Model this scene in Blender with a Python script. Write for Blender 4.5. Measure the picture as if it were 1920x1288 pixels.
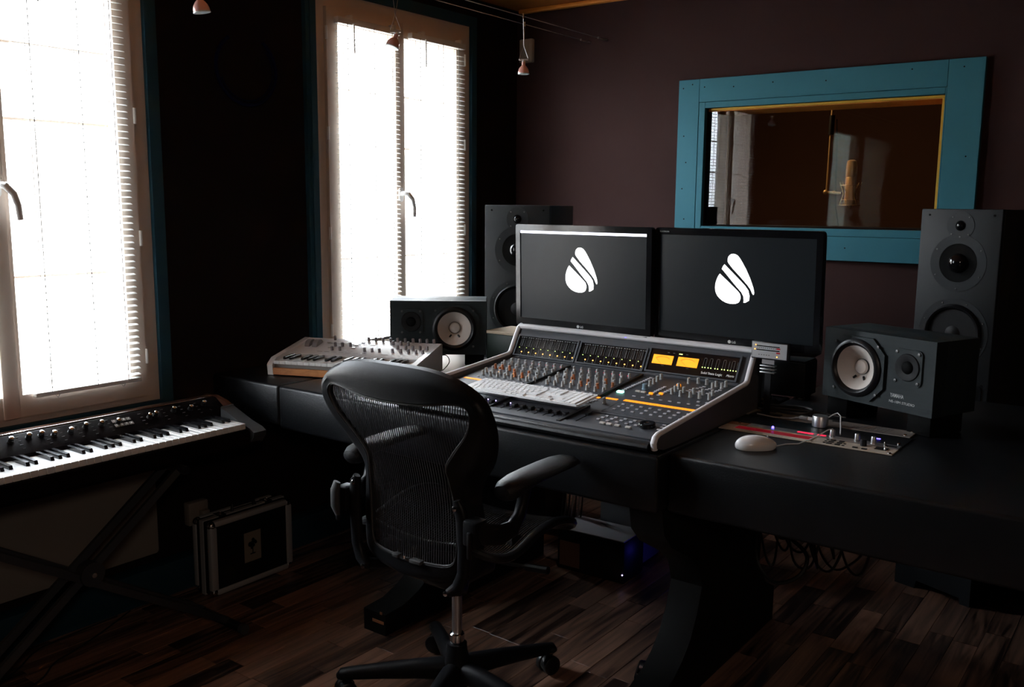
import bpy, bmesh, math, random
from math import sin, cos, pi, radians as R
from mathutils import Vector as V, Matrix as M, Euler
random.seed(7)
for o in list(bpy.data.objects): bpy.data.objects.remove(o)
SC = bpy.context.scene
COL = SC.collection

# ------------------------------------------------------------------ camera
cam = bpy.data.cameras.new('camera'); cam.sensor_width = 36; cam.lens = 1723.87/1920*36
cam.clip_start = 0.05; cam.clip_end = 200
co = bpy.data.objects.new('camera', cam); COL.objects.link(co)
yaw, pitch, roll = R(36.574), R(8.591), R(0.488)
f = V((-sin(yaw)*cos(pitch), cos(yaw)*cos(pitch), -sin(pitch)))
r0 = V((cos(yaw), sin(yaw), 0)); u0 = r0.cross(f)
r = cos(roll)*r0 + sin(roll)*u0; u = -sin(roll)*r0 + cos(roll)*u0
mw = M((r, u, -f)).transposed().to_4x4(); mw.translation = V((2.95, -4.0, 1.42))
co.matrix_world = mw
SC.camera = co
# ------------------------------------------------------------------ world and light
w = bpy.data.worlds.new('sky'); SC.world = w; w.use_nodes = True
nt = w.node_tree; nt.nodes.clear()
out = nt.nodes.new('ShaderNodeOutputWorld'); bg = nt.nodes.new('ShaderNodeBackground')
tc = nt.nodes.new('ShaderNodeTexCoord'); sx = nt.nodes.new('ShaderNodeSeparateXYZ'); cr = nt.nodes.new('ShaderNodeValToRGB')
mp = nt.nodes.new('ShaderNodeMapRange'); mp.inputs[1].default_value = -1; mp.inputs[2].default_value = 1
nt.links.new(tc.outputs['Generated'], sx.inputs[0]); nt.links.new(sx.outputs[2], mp.inputs[0]); nt.links.new(mp.outputs[0], cr.inputs[0])
cr.color_ramp.elements[0].position = 0.44; cr.color_ramp.elements[0].color = (0.10, 0.098, 0.095, 1)
e_ = cr.color_ramp.elements.new(.53); e_.color = (.27, .30, .325, 1)
cr.color_ramp.elements[2].position = 0.95; cr.color_ramp.elements[2].color = (0.88, 0.96, 1.06, 1)
nt.links.new(cr.outputs[0], bg.inputs[0]); bg.inputs[1].default_value = 85.0
nt.links.new(bg.outputs[0], out.inputs[0])
def portal(name, y0, y1, z0, z1, x=-0.30):
    l = bpy.data.lights.new(name, 'AREA'); l.shape = 'RECTANGLE'; l.size = z1-z0; l.size_y = y1-y0; l.cycles.is_portal = True
    o = bpy.data.objects.new(name, l); COL.objects.link(o); o.location = (x, (y0+y1)/2, (z0+z1)/2); o.rotation_euler = (0, -pi/2, 0)
portal('daylight_portal', -1.40, -0.42, 0.72, 2.27); portal('daylight_portal', -3.16, -2.16, 0.72, 2.27)
al = bpy.data.lights.new('warm_fill_light', 'AREA'); al.shape = 'DISK'; al.size = .45; al.energy = 13; al.color = (1, .80, .66)  # unseen warm fill, added to brighten surfaces that face the room
ao = bpy.data.objects.new('warm_fill_light', al); COL.objects.link(ao); ao.location = (4.3, -4.9, 2.19); ao.rotation_euler = (R(38), 0, R(42))
vs = SC.view_settings; vs.view_transform = 'Standard'; vs.look = 'None'; vs.exposure = 0.0; vs.gamma = 1.0; vs.use_curve_mapping = False
SC.cycles.use_denoising = True; SC.cycles.max_bounces = 10; SC.cycles.diffuse_bounces = 5; SC.cycles.transparent_max_bounces = 16
SC.cycles.sample_clamp_indirect = 6.0; SC.cycles.caustics_reflective = False; SC.cycles.caustics_refractive = False

# ------------------------------------------------------------------ materials
def mat(name, color, rough=0.5, metal=0.0, spec=0.5, var=0.12, scale=6.0, bump=0.0, emit=None, es=1.0, coat=0.0, stretch=(1, 1, 1), trans=0.0):
    m = bpy.data.materials.new(name); m.use_nodes = True; n = m.node_tree; b = n.nodes['Principled BSDF']
    b.inputs['Roughness'].default_value = rough; b.inputs['Metallic'].default_value = metal
    b.inputs['Specular IOR Level'].default_value = spec; b.inputs['Coat Weight'].default_value = coat
    t = n.nodes.new('ShaderNodeTexCoord'); mpg = n.nodes.new('ShaderNodeMapping'); mpg.inputs['Scale'].default_value = stretch
    ns = n.nodes.new('ShaderNodeTexNoise'); ns.inputs['Scale'].default_value = scale; ns.inputs['Detail'].default_value = 5
    mx = n.nodes.new('ShaderNodeMix'); mx.data_type = 'RGBA'
    c = list(color)+[1]
    mx.inputs[6].default_value = [min(1, k*(1-var)) for k in color]+[1]; mx.inputs[7].default_value = [min(1, k*(1+var)) for k in color]+[1]
    n.links.new(t.outputs['Object'], mpg.inputs[0]); n.links.new(mpg.outputs[0], ns.inputs[0])
    n.links.new(ns.outputs[0], mx.inputs[0]); n.links.new(mx.outputs[2], b.inputs['Base Color'])
    if bump:
        bp = n.nodes.new('ShaderNodeBump'); bp.inputs['Strength'].default_value = bump; bp.inputs['Distance'].default_value = 0.002
        n2 = n.nodes.new('ShaderNodeTexNoise'); n2.inputs['Scale'].default_value = scale*25; n2.inputs['Detail'].default_value = 3
        n.links.new(mpg.outputs[0], n2.inputs[0]); n.links.new(n2.outputs[0], bp.inputs['Height']); n.links.new(bp.outputs[0], b.inputs['Normal'])
    if emit:
        b.inputs['Emission Color'].default_value = list(emit)+[1]; b.inputs['Emission Strength'].default_value = es
    if trans: b.inputs['Transmission Weight'].default_value = trans
    return m
def glassmat(name, tint=(1, 1, 1), gl=1.0, rough=0.0):
    m = bpy.data.materials.new(name); m.use_nodes = True; n = m.node_tree; n.nodes.clear()
    o = n.nodes.new('ShaderNodeOutputMaterial'); tr = n.nodes.new('ShaderNodeBsdfTransparent'); gs = n.nodes.new('ShaderNodeBsdfGlossy')
    tr.inputs[0].default_value = list(tint)+[1]; gs.inputs['Roughness'].default_value = rough
    fr = n.nodes.new('ShaderNodeFresnel'); fr.inputs[0].default_value = 1.5
    ml = n.nodes.new('ShaderNodeMath'); ml.operation = 'MULTIPLY'; ml.inputs[1].default_value = gl
    mx = n.nodes.new('ShaderNodeMixShader')
    ge = n.nodes.new('ShaderNodeNewGeometry'); iv = n.nodes.new('ShaderNodeMath'); iv.operation = 'SUBTRACT'; iv.inputs[0].default_value = 1; n.links.new(ge.outputs['Backfacing'], iv.inputs[1])
    m3 = n.nodes.new('ShaderNodeMath'); m3.operation = 'MULTIPLY'; n.links.new(ml.outputs[0], m3.inputs[0]); n.links.new(iv.outputs[0], m3.inputs[1])
    n.links.new(fr.outputs[0], ml.inputs[0]); n.links.new(m3.outputs[0], mx.inputs[0]); n.links.new(tr.outputs[0], mx.inputs[1]); n.links.new(gs.outputs[0], mx.inputs[2]); n.links.new(mx.outputs[0], o.inputs[0])
    return m
def slatmat():
    m = bpy.data.materials.new('slat_white'); m.use_nodes = True; n = m.node_tree; n.nodes.clear()
    o = n.nodes.new('ShaderNodeOutputMaterial'); d = n.nodes.new('ShaderNodeBsdfDiffuse'); t = n.nodes.new('ShaderNodeBsdfTranslucent'); g = n.nodes.new('ShaderNodeBsdfGlossy')
    d.inputs[0].default_value = (.82, .83, .82, 1); t.inputs[0].default_value = (.8, .82, .8, 1); g.inputs['Roughness'].default_value = .3
    a = n.nodes.new('ShaderNodeMixShader'); a.inputs[0].default_value = .28; b = n.nodes.new('ShaderNodeMixShader'); b.inputs[0].default_value = .06
    ns = n.nodes.new('ShaderNodeTexNoise'); ns.inputs['Scale'].default_value = 9; mr = n.nodes.new('ShaderNodeMapRange'); mr.inputs[3].default_value = .24; mr.inputs[4].default_value = .32
    n.links.new(ns.outputs[0], mr.inputs[0]); n.links.new(mr.outputs[0], a.inputs[0])
    n.links.new(d.outputs[0], a.inputs[1]); n.links.new(t.outputs[0], a.inputs[2]); n.links.new(a.outputs[0], b.inputs[1]); n.links.new(g.outputs[0], b.inputs[2]); n.links.new(b.outputs[0], o.inputs[0])
    return m
def woodmat(name, c1, c2, rough=0.4, rnd=True, island=False, scale=(30, 1.6, 30), spec=0.5):
    m = bpy.data.materials.new(name); m.use_nodes = True; n = m.node_tree; b = n.nodes['Principled BSDF']
    b.inputs['Roughness'].default_value = rough; b.inputs['Specular IOR Level'].default_value = spec
    t = n.nodes.new('ShaderNodeTexCoord'); mpg = n.nodes.new('ShaderNodeMapping'); mpg.inputs['Scale'].default_value = scale
    src = n.nodes.new('ShaderNodeNewGeometry') if island else n.nodes.new('ShaderNodeObjectInfo')
    rout = src.outputs['Random Per Island'] if island else src.outputs['Random']
    cmb = n.nodes.new('ShaderNodeCombineXYZ'); ml = n.nodes.new('ShaderNodeMath'); ml.operation = 'MULTIPLY'; ml.inputs[1].default_value = 37
    n.links.new(rout, ml.inputs[0]); n.links.new(ml.outputs[0], cmb.inputs[0]); n.links.new(ml.outputs[0], cmb.inputs[1])
    n.links.new(cmb.outputs[0], mpg.inputs['Location'])
    ns = n.nodes.new('ShaderNodeTexNoise'); ns.inputs['Scale'].default_value = 1; ns.inputs['Detail'].default_value = 6; ns.inputs['Distortion'].default_value = 1.2
    geo = n.nodes.new('ShaderNodeNewGeometry')
    n.links.new(geo.outputs['Position'], mpg.inputs[0]); n.links.new(mpg.outputs[0], ns.inputs[0])
    ad = n.nodes.new('ShaderNodeMath'); ad.operation = 'MULTIPLY_ADD'; ad.inputs[1].default_value = .75 if rnd else 0; 
    n.links.new(rout, ad.inputs[0]); 
    m2 = n.nodes.new('ShaderNodeMath'); m2.operation = 'MULTIPLY_ADD'; m2.inputs[1].default_value = 2.2; m2.inputs[2].default_value = -1.05 if rnd else -.3
    n.links.new(ns.outputs[0], m2.inputs[0]); n.links.new(m2.outputs[0], ad.inputs[2])
    cl = n.nodes.new('ShaderNodeMix'); cl.data_type = 'RGBA'; cl.clamp_factor = True
    cl.inputs[6].default_value = list(c1)+[1]; cl.inputs[7].default_value = list(c2)+[1]
    n.links.new(ad.outputs[0], cl.inputs[0]); n.links.new(cl.outputs[2], b.inputs['Base Color'])
    return m
def meshfabric(name):
    m = bpy.data.materials.new(name); m.use_nodes = True; n = m.node_tree; n.nodes.clear()
    o = n.nodes.new('ShaderNodeOutputMaterial'); tr = n.nodes.new('ShaderNodeBsdfTransparent'); d = n.nodes.new('ShaderNodeBsdfDiffuse'); d.inputs[0].default_value = (.008, .008, .009, 1)
    wv = n.nodes.new('ShaderNodeTexWave'); wv.bands_direction = 'Z'; wv.inputs['Scale'].default_value = 130; tcx = n.nodes.new('ShaderNodeTexCoord')
    mr = n.nodes.new('ShaderNodeMapRange'); mr.inputs[3].default_value = .35; mr.inputs[4].default_value = .85
    mx = n.nodes.new('ShaderNodeMixShader')
    n.links.new(tcx.outputs['Object'], wv.inputs[0]); n.links.new(wv.outputs[1], mr.inputs[0]); n.links.new(mr.outputs[0], mx.inputs[0]); n.links.new(tr.outputs[0], mx.inputs[1]); n.links.new(d.outputs[0], mx.inputs[2]); n.links.new(mx.outputs[0], o.inputs[0])
    return m
MT = dict(
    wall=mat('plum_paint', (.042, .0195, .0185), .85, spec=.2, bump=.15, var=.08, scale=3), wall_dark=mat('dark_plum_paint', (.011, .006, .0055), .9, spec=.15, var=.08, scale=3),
    ceil=mat('orange_wood_ceiling', (.45, .16, .035), .6, spec=.3, var=.2, scale=4, stretch=(1, 8, 1)), orange=mat('orange_fabric_edge', (.75, .27, .04), .6),
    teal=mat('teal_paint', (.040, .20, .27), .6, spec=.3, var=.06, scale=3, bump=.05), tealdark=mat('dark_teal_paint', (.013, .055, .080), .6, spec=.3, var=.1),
    frame=mat('cream_window_paint', (.64, .54, .46), .42, var=.05), white=mat('white_plastic', (.90, .90, .90), .22, spec=.7, var=.03),
    whitem=mat('white_metal', (.75, .75, .73), .3, var=.03), slat=slatmat(), glass=glassmat('window_glass'), booth_glass=glassmat('booth_glass', (.97, .97, .95), 1.25), booth_glass2=glassmat('inner_booth_glass', (.96, .97, .96), .14),
    sill=mat('exterior_render', (.55, .52, .48), .8), facade=mat('pale_facade', (.6, .57, .52), .8),
    leather=mat('black_leather', (.0045, .005, .006), .34, spec=.36, var=.35, scale=14, bump=.35), blackwood=mat('black_painted_wood', (.004, .004, .004), .55, spec=.2, var=.3, bump=.1),
    black=mat('black_plastic', (.007, .007, .008), .38, spec=.35, var=.2), matte=mat('matte_black', (.004, .004, .004), .7, spec=.08, var=.2), gloss=mat('glossy_black', (.006, .006, .007), .12, var=.1),
    rubber=mat('grey_rubber', (.035, .035, .035), .65), chairpl=mat('graphite_plastic', (.0075, .0075, .0085), .40, spec=.13, var=.2, bump=.12, scale=20), pad=mat('arm_pad_vinyl', (.010, .010, .011), .36, spec=.3, bump=.5, scale=25),
    chrome=mat('chrome', (.75, .75, .76), .15, 1.0), steel=mat('brushed_steel', (.5, .5, .51), .35, 1.0, var=.15), alu=mat('aluminium', (.62, .62, .63), .38, 1.0, var=.1, stretch=(1, 12, 1)),
    dgrey=mat('console_grey', (.042, .046, .055), .5, var=.1), lgrey=mat('pale_grey_rim', (.74, .74, .76), .42, var=.05), side=mat('console_side', (.07, .065, .062), .5, var=.1),
    knobg=mat('knob_grey', (.36, .365, .36), .45), knobo=mat('knob_brown', (.42, .14, .05), .45), knobb=mat('knob_blue_grey', (.16, .24, .30), .45), btn=mat('button_clear', (.50, .50, .54), .35),
    btnw=mat('button_ivory', (.62, .58, .54), .4), synth=mat('silver_panel', (.70, .69, .70), .24, spec=.8, coat=.3, var=.04), syknob=mat('synth_knob_grey', (.22, .20, .21), .5),
    oakstrip=woodmat('cherry_strip', (.28, .09, .025), (.48, .19, .06), .4, rnd=False, scale=(3, 40, 40)), key=mat('ivory_key', (.84, .84, .82), .16, spec=.7, var=.02), bkey=mat('black_key', (.012, .012, .014), .22),
    pale=mat('pale_laminate', (.62, .52, .38), .5), green=mat('dark_green_board', (.010, .022, .014), .5), cone=mat('white_paper_cone', (.62, .56, .51), .75, var=.05), coneb=mat('black_cone', (.010, .010, .011), .55, spec=.2),
    ns=mat('black_ash_veneer', (.013, .020, .022), .55, spec=.3, var=.45, scale=8, stretch=(1, 6, 14), bump=.3), tower=mat('charcoal_lacquer', (.013, .0155, .018), .55, spec=.3, var=.06), towerside=mat('black_cabinet', (.010, .010, .010), .6),
    screenm=mat('lcd_panel', (.005, .006, .007), .30, spec=.26, var=.05, emit=(.50, .72, .90), es=.0045), emw=mat('lit_white_pixels', (.8, .8, .8), .4, emit=(1, 1, 1), es=2.2), bluetop=mat('lit_menu_bar', (.8, .8, .9), .4, emit=(.86, .84, 1), es=2.0),
    amber=mat('amber_lcd', (.8, .3, .02), .4, emit=(1, .31, .010), es=1.05), vu=mat('vu_amber', (.8, .4, .02), .4, emit=(1, .37, .012), es=1.0, var=.1, scale=40), vuink=mat('vu_ink', (.25, .12, .02), .6),
    ledy=mat('led_yellow_green', (.6, .8, .2), .4, emit=(.75, 1, .25), es=2.5), ledo=mat('led_orange', (.9, .4, .1), .4, emit=(1, .4, .08), es=3), ledr=mat('led_red', (.8, .02, .05), .4, emit=(1, .02, .07), es=1.3),
    ledb=mat('led_blue', (.1, .1, .9), .4, emit=(.13, .10, 1), es=6), ledg=mat('led_green', (.2, .9, .6), .4, emit=(.35, 1, .75), es=3), ledw=mat('led_violet_white', (.7, .6, .9), .4, emit=(.55, .45, 1), es=3),
    redw=mat('red_window', (.38, .012, .02), .25, emit=(.6, .01, .03), es=.12), print=mat('light_print', (.55, .57, .56), .6), printw=mat('white_print', (.8, .8, .8), .5, emit=(1, 1, 1), es=.10),
    print_dim=mat('dim_print', (.16, .16, .16), .6), rackp=mat('cream_rack_panel', (.50, .43, .35), .45), rackg=mat('grey_rack_panel', (.20, .18, .165), .5), dark_display=mat('meter_glass', (.006, .006, .007), .12, var=.1),
    brass=mat('champagne_metal', (.78, .52, .26), .35, .45), cable=mat('black_cable', (.012, .012, .012), .5), cablew=mat('white_cable', (.7, .7, .7), .4), cableg=mat('grey_cable', (.28, .28, .27), .5),
    bulb=mat('dichroic_glass', (.72, .40, .36), .15, .1), bulbrim=mat('bulb_rim', (.80, .88, .90), .2, .1), rad=mat('radiator_cream', (.20, .175, .15), .5), ivory=mat('ivory_plastic', (.20, .17, .145), .45),
    fabric=meshfabric('mesh_weave'), strand=mat('mesh_strand', (.045, .045, .048), .28, var=.1), woodred=mat('chipped_wood', (.28, .12, .05), .6), svp=mat('piano_black_panel', (.005, .003, .003), .6, spec=.03, var=.2), svtop=mat('piano_dark_red', (.05, .016, .009), .30),
    svgrey=mat('piano_end_grey', (.045, .048, .052), .4, spec=.3), bluering=mat('dark_blue_ring', (.004, .005, .026), .8, spec=.05), sticker=mat('cream_sticker', (.20, .165, .125), .6), boothw=mat('booth_brown', (.10, .043, .026), .8, var=.1), silverpc=mat('silver_case', (.50, .52, .55), .40, .3),
    floor_sub=mat('floor_underlay', (.03, .018, .012), .6))
MT['yellow'] = mat('yellow_bead', (.75, .42, .035), .5); MT['dscrew'] = mat('dark_screw', (.10, .10, .10), .4, .6)
MT['alusatin'] = mat('satin_aluminium', (.42, .42, .42), .40, .35); MT['stand'] = mat('stand_steel', (.022, .024, .027), .42, spec=.5)
WALNUT = ((.018, .0095, .008), (.28, .155, .105))
MT['plank'] = woodmat('walnut_strip', *WALNUT, rough=.34, rnd=True, scale=(34, 2.2, 34))
MT['plank_i'] = woodmat('walnut_strip_far', *WALNUT, rough=.34, rnd=True, island=True, scale=(34, 2.2, 34))

# ------------------------------------------------------------------ mesh helpers
class B:
    def __init__(s): s.bm = bmesh.new()
    def box(s, x0, x1, y0, y1, z0, z1, bev=0, mtx=None, seg=2):
        q = bmesh.ops.create_cube(s.bm, size=1); vs_ = q['verts']
        for v in vs_: v.co = V(((x0+x1)/2+v.co.x*(x1-x0), (y0+y1)/2+v.co.y*(y1-y0), (z0+z1)/2+v.co.z*(z1-z0)))
        if bev:
            es = list({e for v in vs_ for e in v.link_edges})
            rr = bmesh.ops.bevel(s.bm, geom=es, offset=bev, segments=seg, affect='EDGES', profile=.5)
            vs_ = list({v for fc in rr['faces'] for v in fc.verts} | {v for v in vs_ if v.is_valid})
        if mtx is not None:
            for v in vs_: v.co = mtx @ v.co
        return s
    def ring(s, c, ax, rad, n, up=None):
        ax = V(ax).normalized(); a = ax.orthogonal().normalized() if up is None else (V(up)-ax*V(up).dot(ax)).normalized(); b = ax.cross(a)
        return [s.bm.verts.new(V(c)+(a*cos(2*pi*i/n)+b*sin(2*pi*i/n))*rad) for i in range(n)]
    def skin(s, rings, cap=True, closed=False):
        n = len(rings[0]); m = len(rings)
        for k in range(m if closed else m-1):
            A, C = rings[k], rings[(k+1) % m]
            for i in range(n): s.bm.faces.new((A[i], A[(i+1) % n], C[(i+1) % n], C[i]))
        if cap and not closed:
            s.bm.faces.new(rings[0][::-1]); s.bm.faces.new(rings[-1])
        return s
    def cyl(s, p0, p1, ra, rb=None, n=16):
        rb = ra if rb is None else rb; ax = V(p1)-V(p0)
        return s.skin([s.ring(p0, ax, ra, n), s.ring(p1, ax, rb, n)])
    def tube(s, pts, rad, n=8, closed=False, flat=None):
        pts = [V(p) for p in pts]; m = len(pts); rings = []; up = None
        for i, p in enumerate(pts):
            if closed: t = pts[(i+1) % m]-pts[i-1]
            else: t = pts[min(i+1, m-1)]-pts[max(i-1, 0)]
            t.normalize()
            if up is None: up = t.orthogonal().normalized() if flat is None else V(flat)
            up = (up-t*up.dot(t)).normalized(); b = t.cross(up)
            rr = rad[i] if isinstance(rad, list) else rad
            ra, rb2 = rr if isinstance(rr, tuple) else (rr, rr)
            rings.append([s.bm.verts.new(p+up*cos(2*pi*k/n)*ra+b*sin(2*pi*k/n)*rb2) for k in range(n)])
        return s.skin(rings, closed=closed)
    def lathe(s, prof, o=(0, 0, 0), ax=(0, 0, 1), n=32, cap=True):
        ax = V(ax).normalized(); rings = []
        for rad, h in prof: rings.append(s.ring(V(o)+ax*h, ax, max(rad, 1e-5), n))
        return s.skin(rings, cap)
    def prism(s, poly, fn, d0, d1):
        a = [s.bm.verts.new(V(fn(p[0], p[1], d0))) for p in poly]; b = [s.bm.verts.new(V(fn(p[0], p[1], d1))) for p in poly]
        n = len(poly); s.bm.faces.new(a[::-1]); s.bm.faces.new(b)
        for i in range(n): s.bm.faces.new((a[i], a[(i+1) % n], b[(i+1) % n], b[i]))
        return s
    def frame(s, outer, inner, fn, d0, d1):   # plate with a hole; same number of points
        n = len(outer); L = []
        for poly in (outer, inner):
            for d in (d0, d1): L.append([s.bm.verts.new(V(fn(p[0], p[1], d))) for p in poly])
        o0, o1, i0, i1 = L
        for k in range(n):
            j = (k+1) % n
            s.bm.faces.new((o0[k], o0[j], o1[j], o1[k])); s.bm.faces.new((i0[j], i0[k], i1[k], i1[j]))
            s.bm.faces.new((o1[k], o1[j], i1[j], i1[k])); s.bm.faces.new((o0[j], o0[k], i0[k], i0[j]))
        return s
    def ball(s, c, rad, sub=2, squash=(1, 1, 1)):
        q = bmesh.ops.create_icosphere(s.bm, subdivisions=sub, radius=1)
        for v in q['verts']: v.co = V((c[0]+v.co.x*rad*squash[0], c[1]+v.co.y*rad*squash[1], c[2]+v.co.z*rad*squash[2]))
        return s
    def grid(s, P):
        g = [[s.bm.verts.new(V(p)) for p in row] for row in P]
        for i in range(len(g)-1):
            for j in range(len(g[0])-1): s.bm.faces.new((g[i][j], g[i][j+1], g[i+1][j+1], g[i+1][j]))
        return s
    def xf(s, m):
        for v in s.bm.verts: v.co = m @ v.co
        return s
    def mesh(s, name, m, ang=35, smooth=True):
        bmesh.ops.recalc_face_normals(s.bm, faces=s.bm.faces)
        me = bpy.data.meshes.new(name); s.bm.to_mesh(me); s.bm.free(); me.materials.append(MT[m] if isinstance(m, str) else m)
        if smooth:
            me.shade_smooth(); me.set_sharp_from_angle(angle=R(ang))
        return me
def link(name, me, parent=None, loc=(0, 0, 0), rot=(0, 0, 0), **kw):
    o = bpy.data.objects.new(name, me); COL.objects.link(o); o.location = loc; o.rotation_euler = rot
    if parent is not None: o.parent = parent
    for k, v in kw.items(): o[k] = v
    return o
def part(name, b, m, parent, loc=(0, 0, 0), rot=(0, 0, 0), **kw):
    return link(name, b.mesh(name, m), parent, loc, rot, **kw)
def thing(name, label, cat, loc=(0, 0, 0), rz=0, group=None):
    o = link(name, None, None, loc, (0, 0, rz), label=label, category=cat)
    if group: o['group'] = group
    return o
def struct(name, b, m, parent=None, **kw):
    o = link(name, b.mesh(name, m), parent, **kw)
    if parent is None: o['kind'] = 'structure'
    return o
def box(*a, **k): return B().box(*a, **k)
def copytree(o, parent=None, loc=None, rot=None):
    c = o.copy(); COL.objects.link(c)
    if parent is not None: c.parent = parent
    if loc is not None: c.location = loc
    if rot is not None: c.rotation_euler = rot
    for ch in list(o.children): copytree(ch, c)
    return c
def text(name, body, size, m, parent, loc, rot, sx=1.0, shear=0, depth=.0004, align='LEFT', bold=0):
    cu = bpy.data.curves.new(name, 'FONT'); cu.body = body; cu.size = size; cu.extrude = depth; cu.align_x = align; cu.shear = shear; cu.offset = bold; cu.resolution_u = 3
    t = bpy.data.objects.new(name, cu); COL.objects.link(t)
    me = bpy.data.meshes.new_from_object(t); bpy.data.objects.remove(t); bpy.data.curves.remove(cu)
    me.materials.clear(); me.materials.append(MT[m])
    for v in me.vertices: v.co.x *= sx
    return link(name, me, parent, loc, rot)
def smooth(p, n=6):
    p = [V(q) for q in p]; P = [p[0]]+p+[p[-1]]; o = []
    for i in range(1, len(P)-2):
        for k in range(n):
            t = k/n; a, b, c, d = P[i-1], P[i], P[i+1], P[i+2]
            o.append(.5*((2*b)+(c-a)*t+(2*a-5*b+4*c-d)*t*t+(3*b-a-3*c+d)*t*t*t))
    o.append(p[-1]); return o
XZ = lambda a, b, d: (a, d, b)
YZ = lambda a, b, d: (d, a, b)
XY = lambda a, b, d: (a, b, d)
def rrect(x0, x1, y0, y1, rad, n=5):
    P = []
    for cx, cy, a0 in ((x1-rad, y0+rad, -90), (x1-rad, y1-rad, 0), (x0+rad, y1-rad, 90), (x0+rad, y0+rad, 180)):
        for i in range(n+1):
            a = R(a0+90*i/n); P.append((cx+rad*cos(a), cy+rad*sin(a)))
    return P
def circ(cx, cy, rad, n=32): return [(cx+rad*cos(2*pi*i/n), cy+rad*sin(2*pi*i/n)) for i in range(n)]

# ================================================================== room shell
H = 2.41
def proj_px(p):
    d = V(p)-mw.translation; z = d.dot(f)
    if z < .2: return None
    return (960+1723.87*d.dot(r)/z, 644-1723.87*d.dot(u)/z, z)
fl = struct('floor', box(-.02, 5.2, -5.6, 0, -.05, -.008), 'floor_sub')
PW, cells = .078, []
x = 0.0; ci = 0
while x < 5.2-1e-6:
    y = -5.6+random.uniform(0, .4)-.4; 
    while y < 0:
        L = random.choice((.30, .36, .42, .48, .54)); y1 = min(y+L, 0); y0 = max(y, -5.6)
        if y1-y0 > .01: cells.append((x, min(x+PW, 5.2), y0, y1))
        y += L
    x += PW
vis = []
for c in cells:
    a = proj_px(((c[0]+c[1])/2, (c[2]+c[3])/2, 0))
    s_ = 0
    if a and -60 < a[0] < 1980 and 700 < a[1] < 1400: s_ = (c[3]-c[2])/(a[2]**2)*(1 if a[1] < 1310 else .3)
    vis.append(s_)
order = sorted(range(len(cells)), key=lambda i: -vis[i])[:290]
chosen = set(i for i in order if vis[i] > 0)
cache = {}
rest = B()
for i, (x0, x1, y0, y1) in enumerate(cells):
    g = .0006
    if i in chosen:
        k = (round(x1-x0, 4), round(y1-y0, 4))
        if k not in cache: cache[k] = box(-(x1-x0)/2+g, (x1-x0)/2-g, -(y1-y0)/2+g, (y1-y0)/2-g, -.008, 0, bev=.0008, seg=1).mesh('plank', 'plank', smooth=False)
        link('plank', cache[k], fl, ((x0+x1)/2, (y0+y1)/2, 0))
    else: rest.box(x0+g, x1-g, y0+g, y1-g, -.008, 0)
struct('far_planks', rest, 'plank_i', fl, kind='stuff')

def wall_with_holes(b, a0, a1, z0, z1, holes, fn):
    # holes: (h0,h1,zb,zt) sorted along a
    cur = a0
    for h0, h1, zb, zt in holes:
        fn(b, cur, h0, z0, z1); fn(b, h0, h1, z0, zb); fn(b, h0, h1, zt, z1); cur = h1
    fn(b, cur, a1, z0, z1)
wl = B(); wall_with_holes(wl, -5.6, 0, 0, H, [(-3.16, -2.157, .72, 2.27), (-1.40, -.41, .72, 2.27)], lambda b, a, c, z0, z1: b.box(-.30, 0, a, c, z0, z1))
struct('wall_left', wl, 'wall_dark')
wb = B(); wall_with_holes(wb, -.30, 5.4, 0, H, [(1.085, 2.10, 1.33, 1.862)], lambda b, a, c, z0, z1: b.box(a, c, 0, .22, z0, z1))
struct('wall_back', wb, 'wall')
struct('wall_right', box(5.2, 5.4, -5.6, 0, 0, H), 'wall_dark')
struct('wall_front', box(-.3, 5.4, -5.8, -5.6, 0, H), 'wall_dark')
ce = struct('ceiling', box(-.3, 5.4, -5.8, .22, H, H+.1), 'ceil')
tr = B(); tr.box(.03, 3.2, -.035, -.001, H-.022, H-.001, bev=.006); struct('trim_1', tr, 'orange')
# baseboards: deep teal duct along the window wall, plain board at the back
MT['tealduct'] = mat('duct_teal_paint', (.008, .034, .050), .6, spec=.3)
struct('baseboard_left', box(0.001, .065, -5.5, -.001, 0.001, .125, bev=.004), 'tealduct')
struct('baseboard_back', box(.07, 5.19, -.015, -.001, .001, .09), 'wall_dark')

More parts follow.
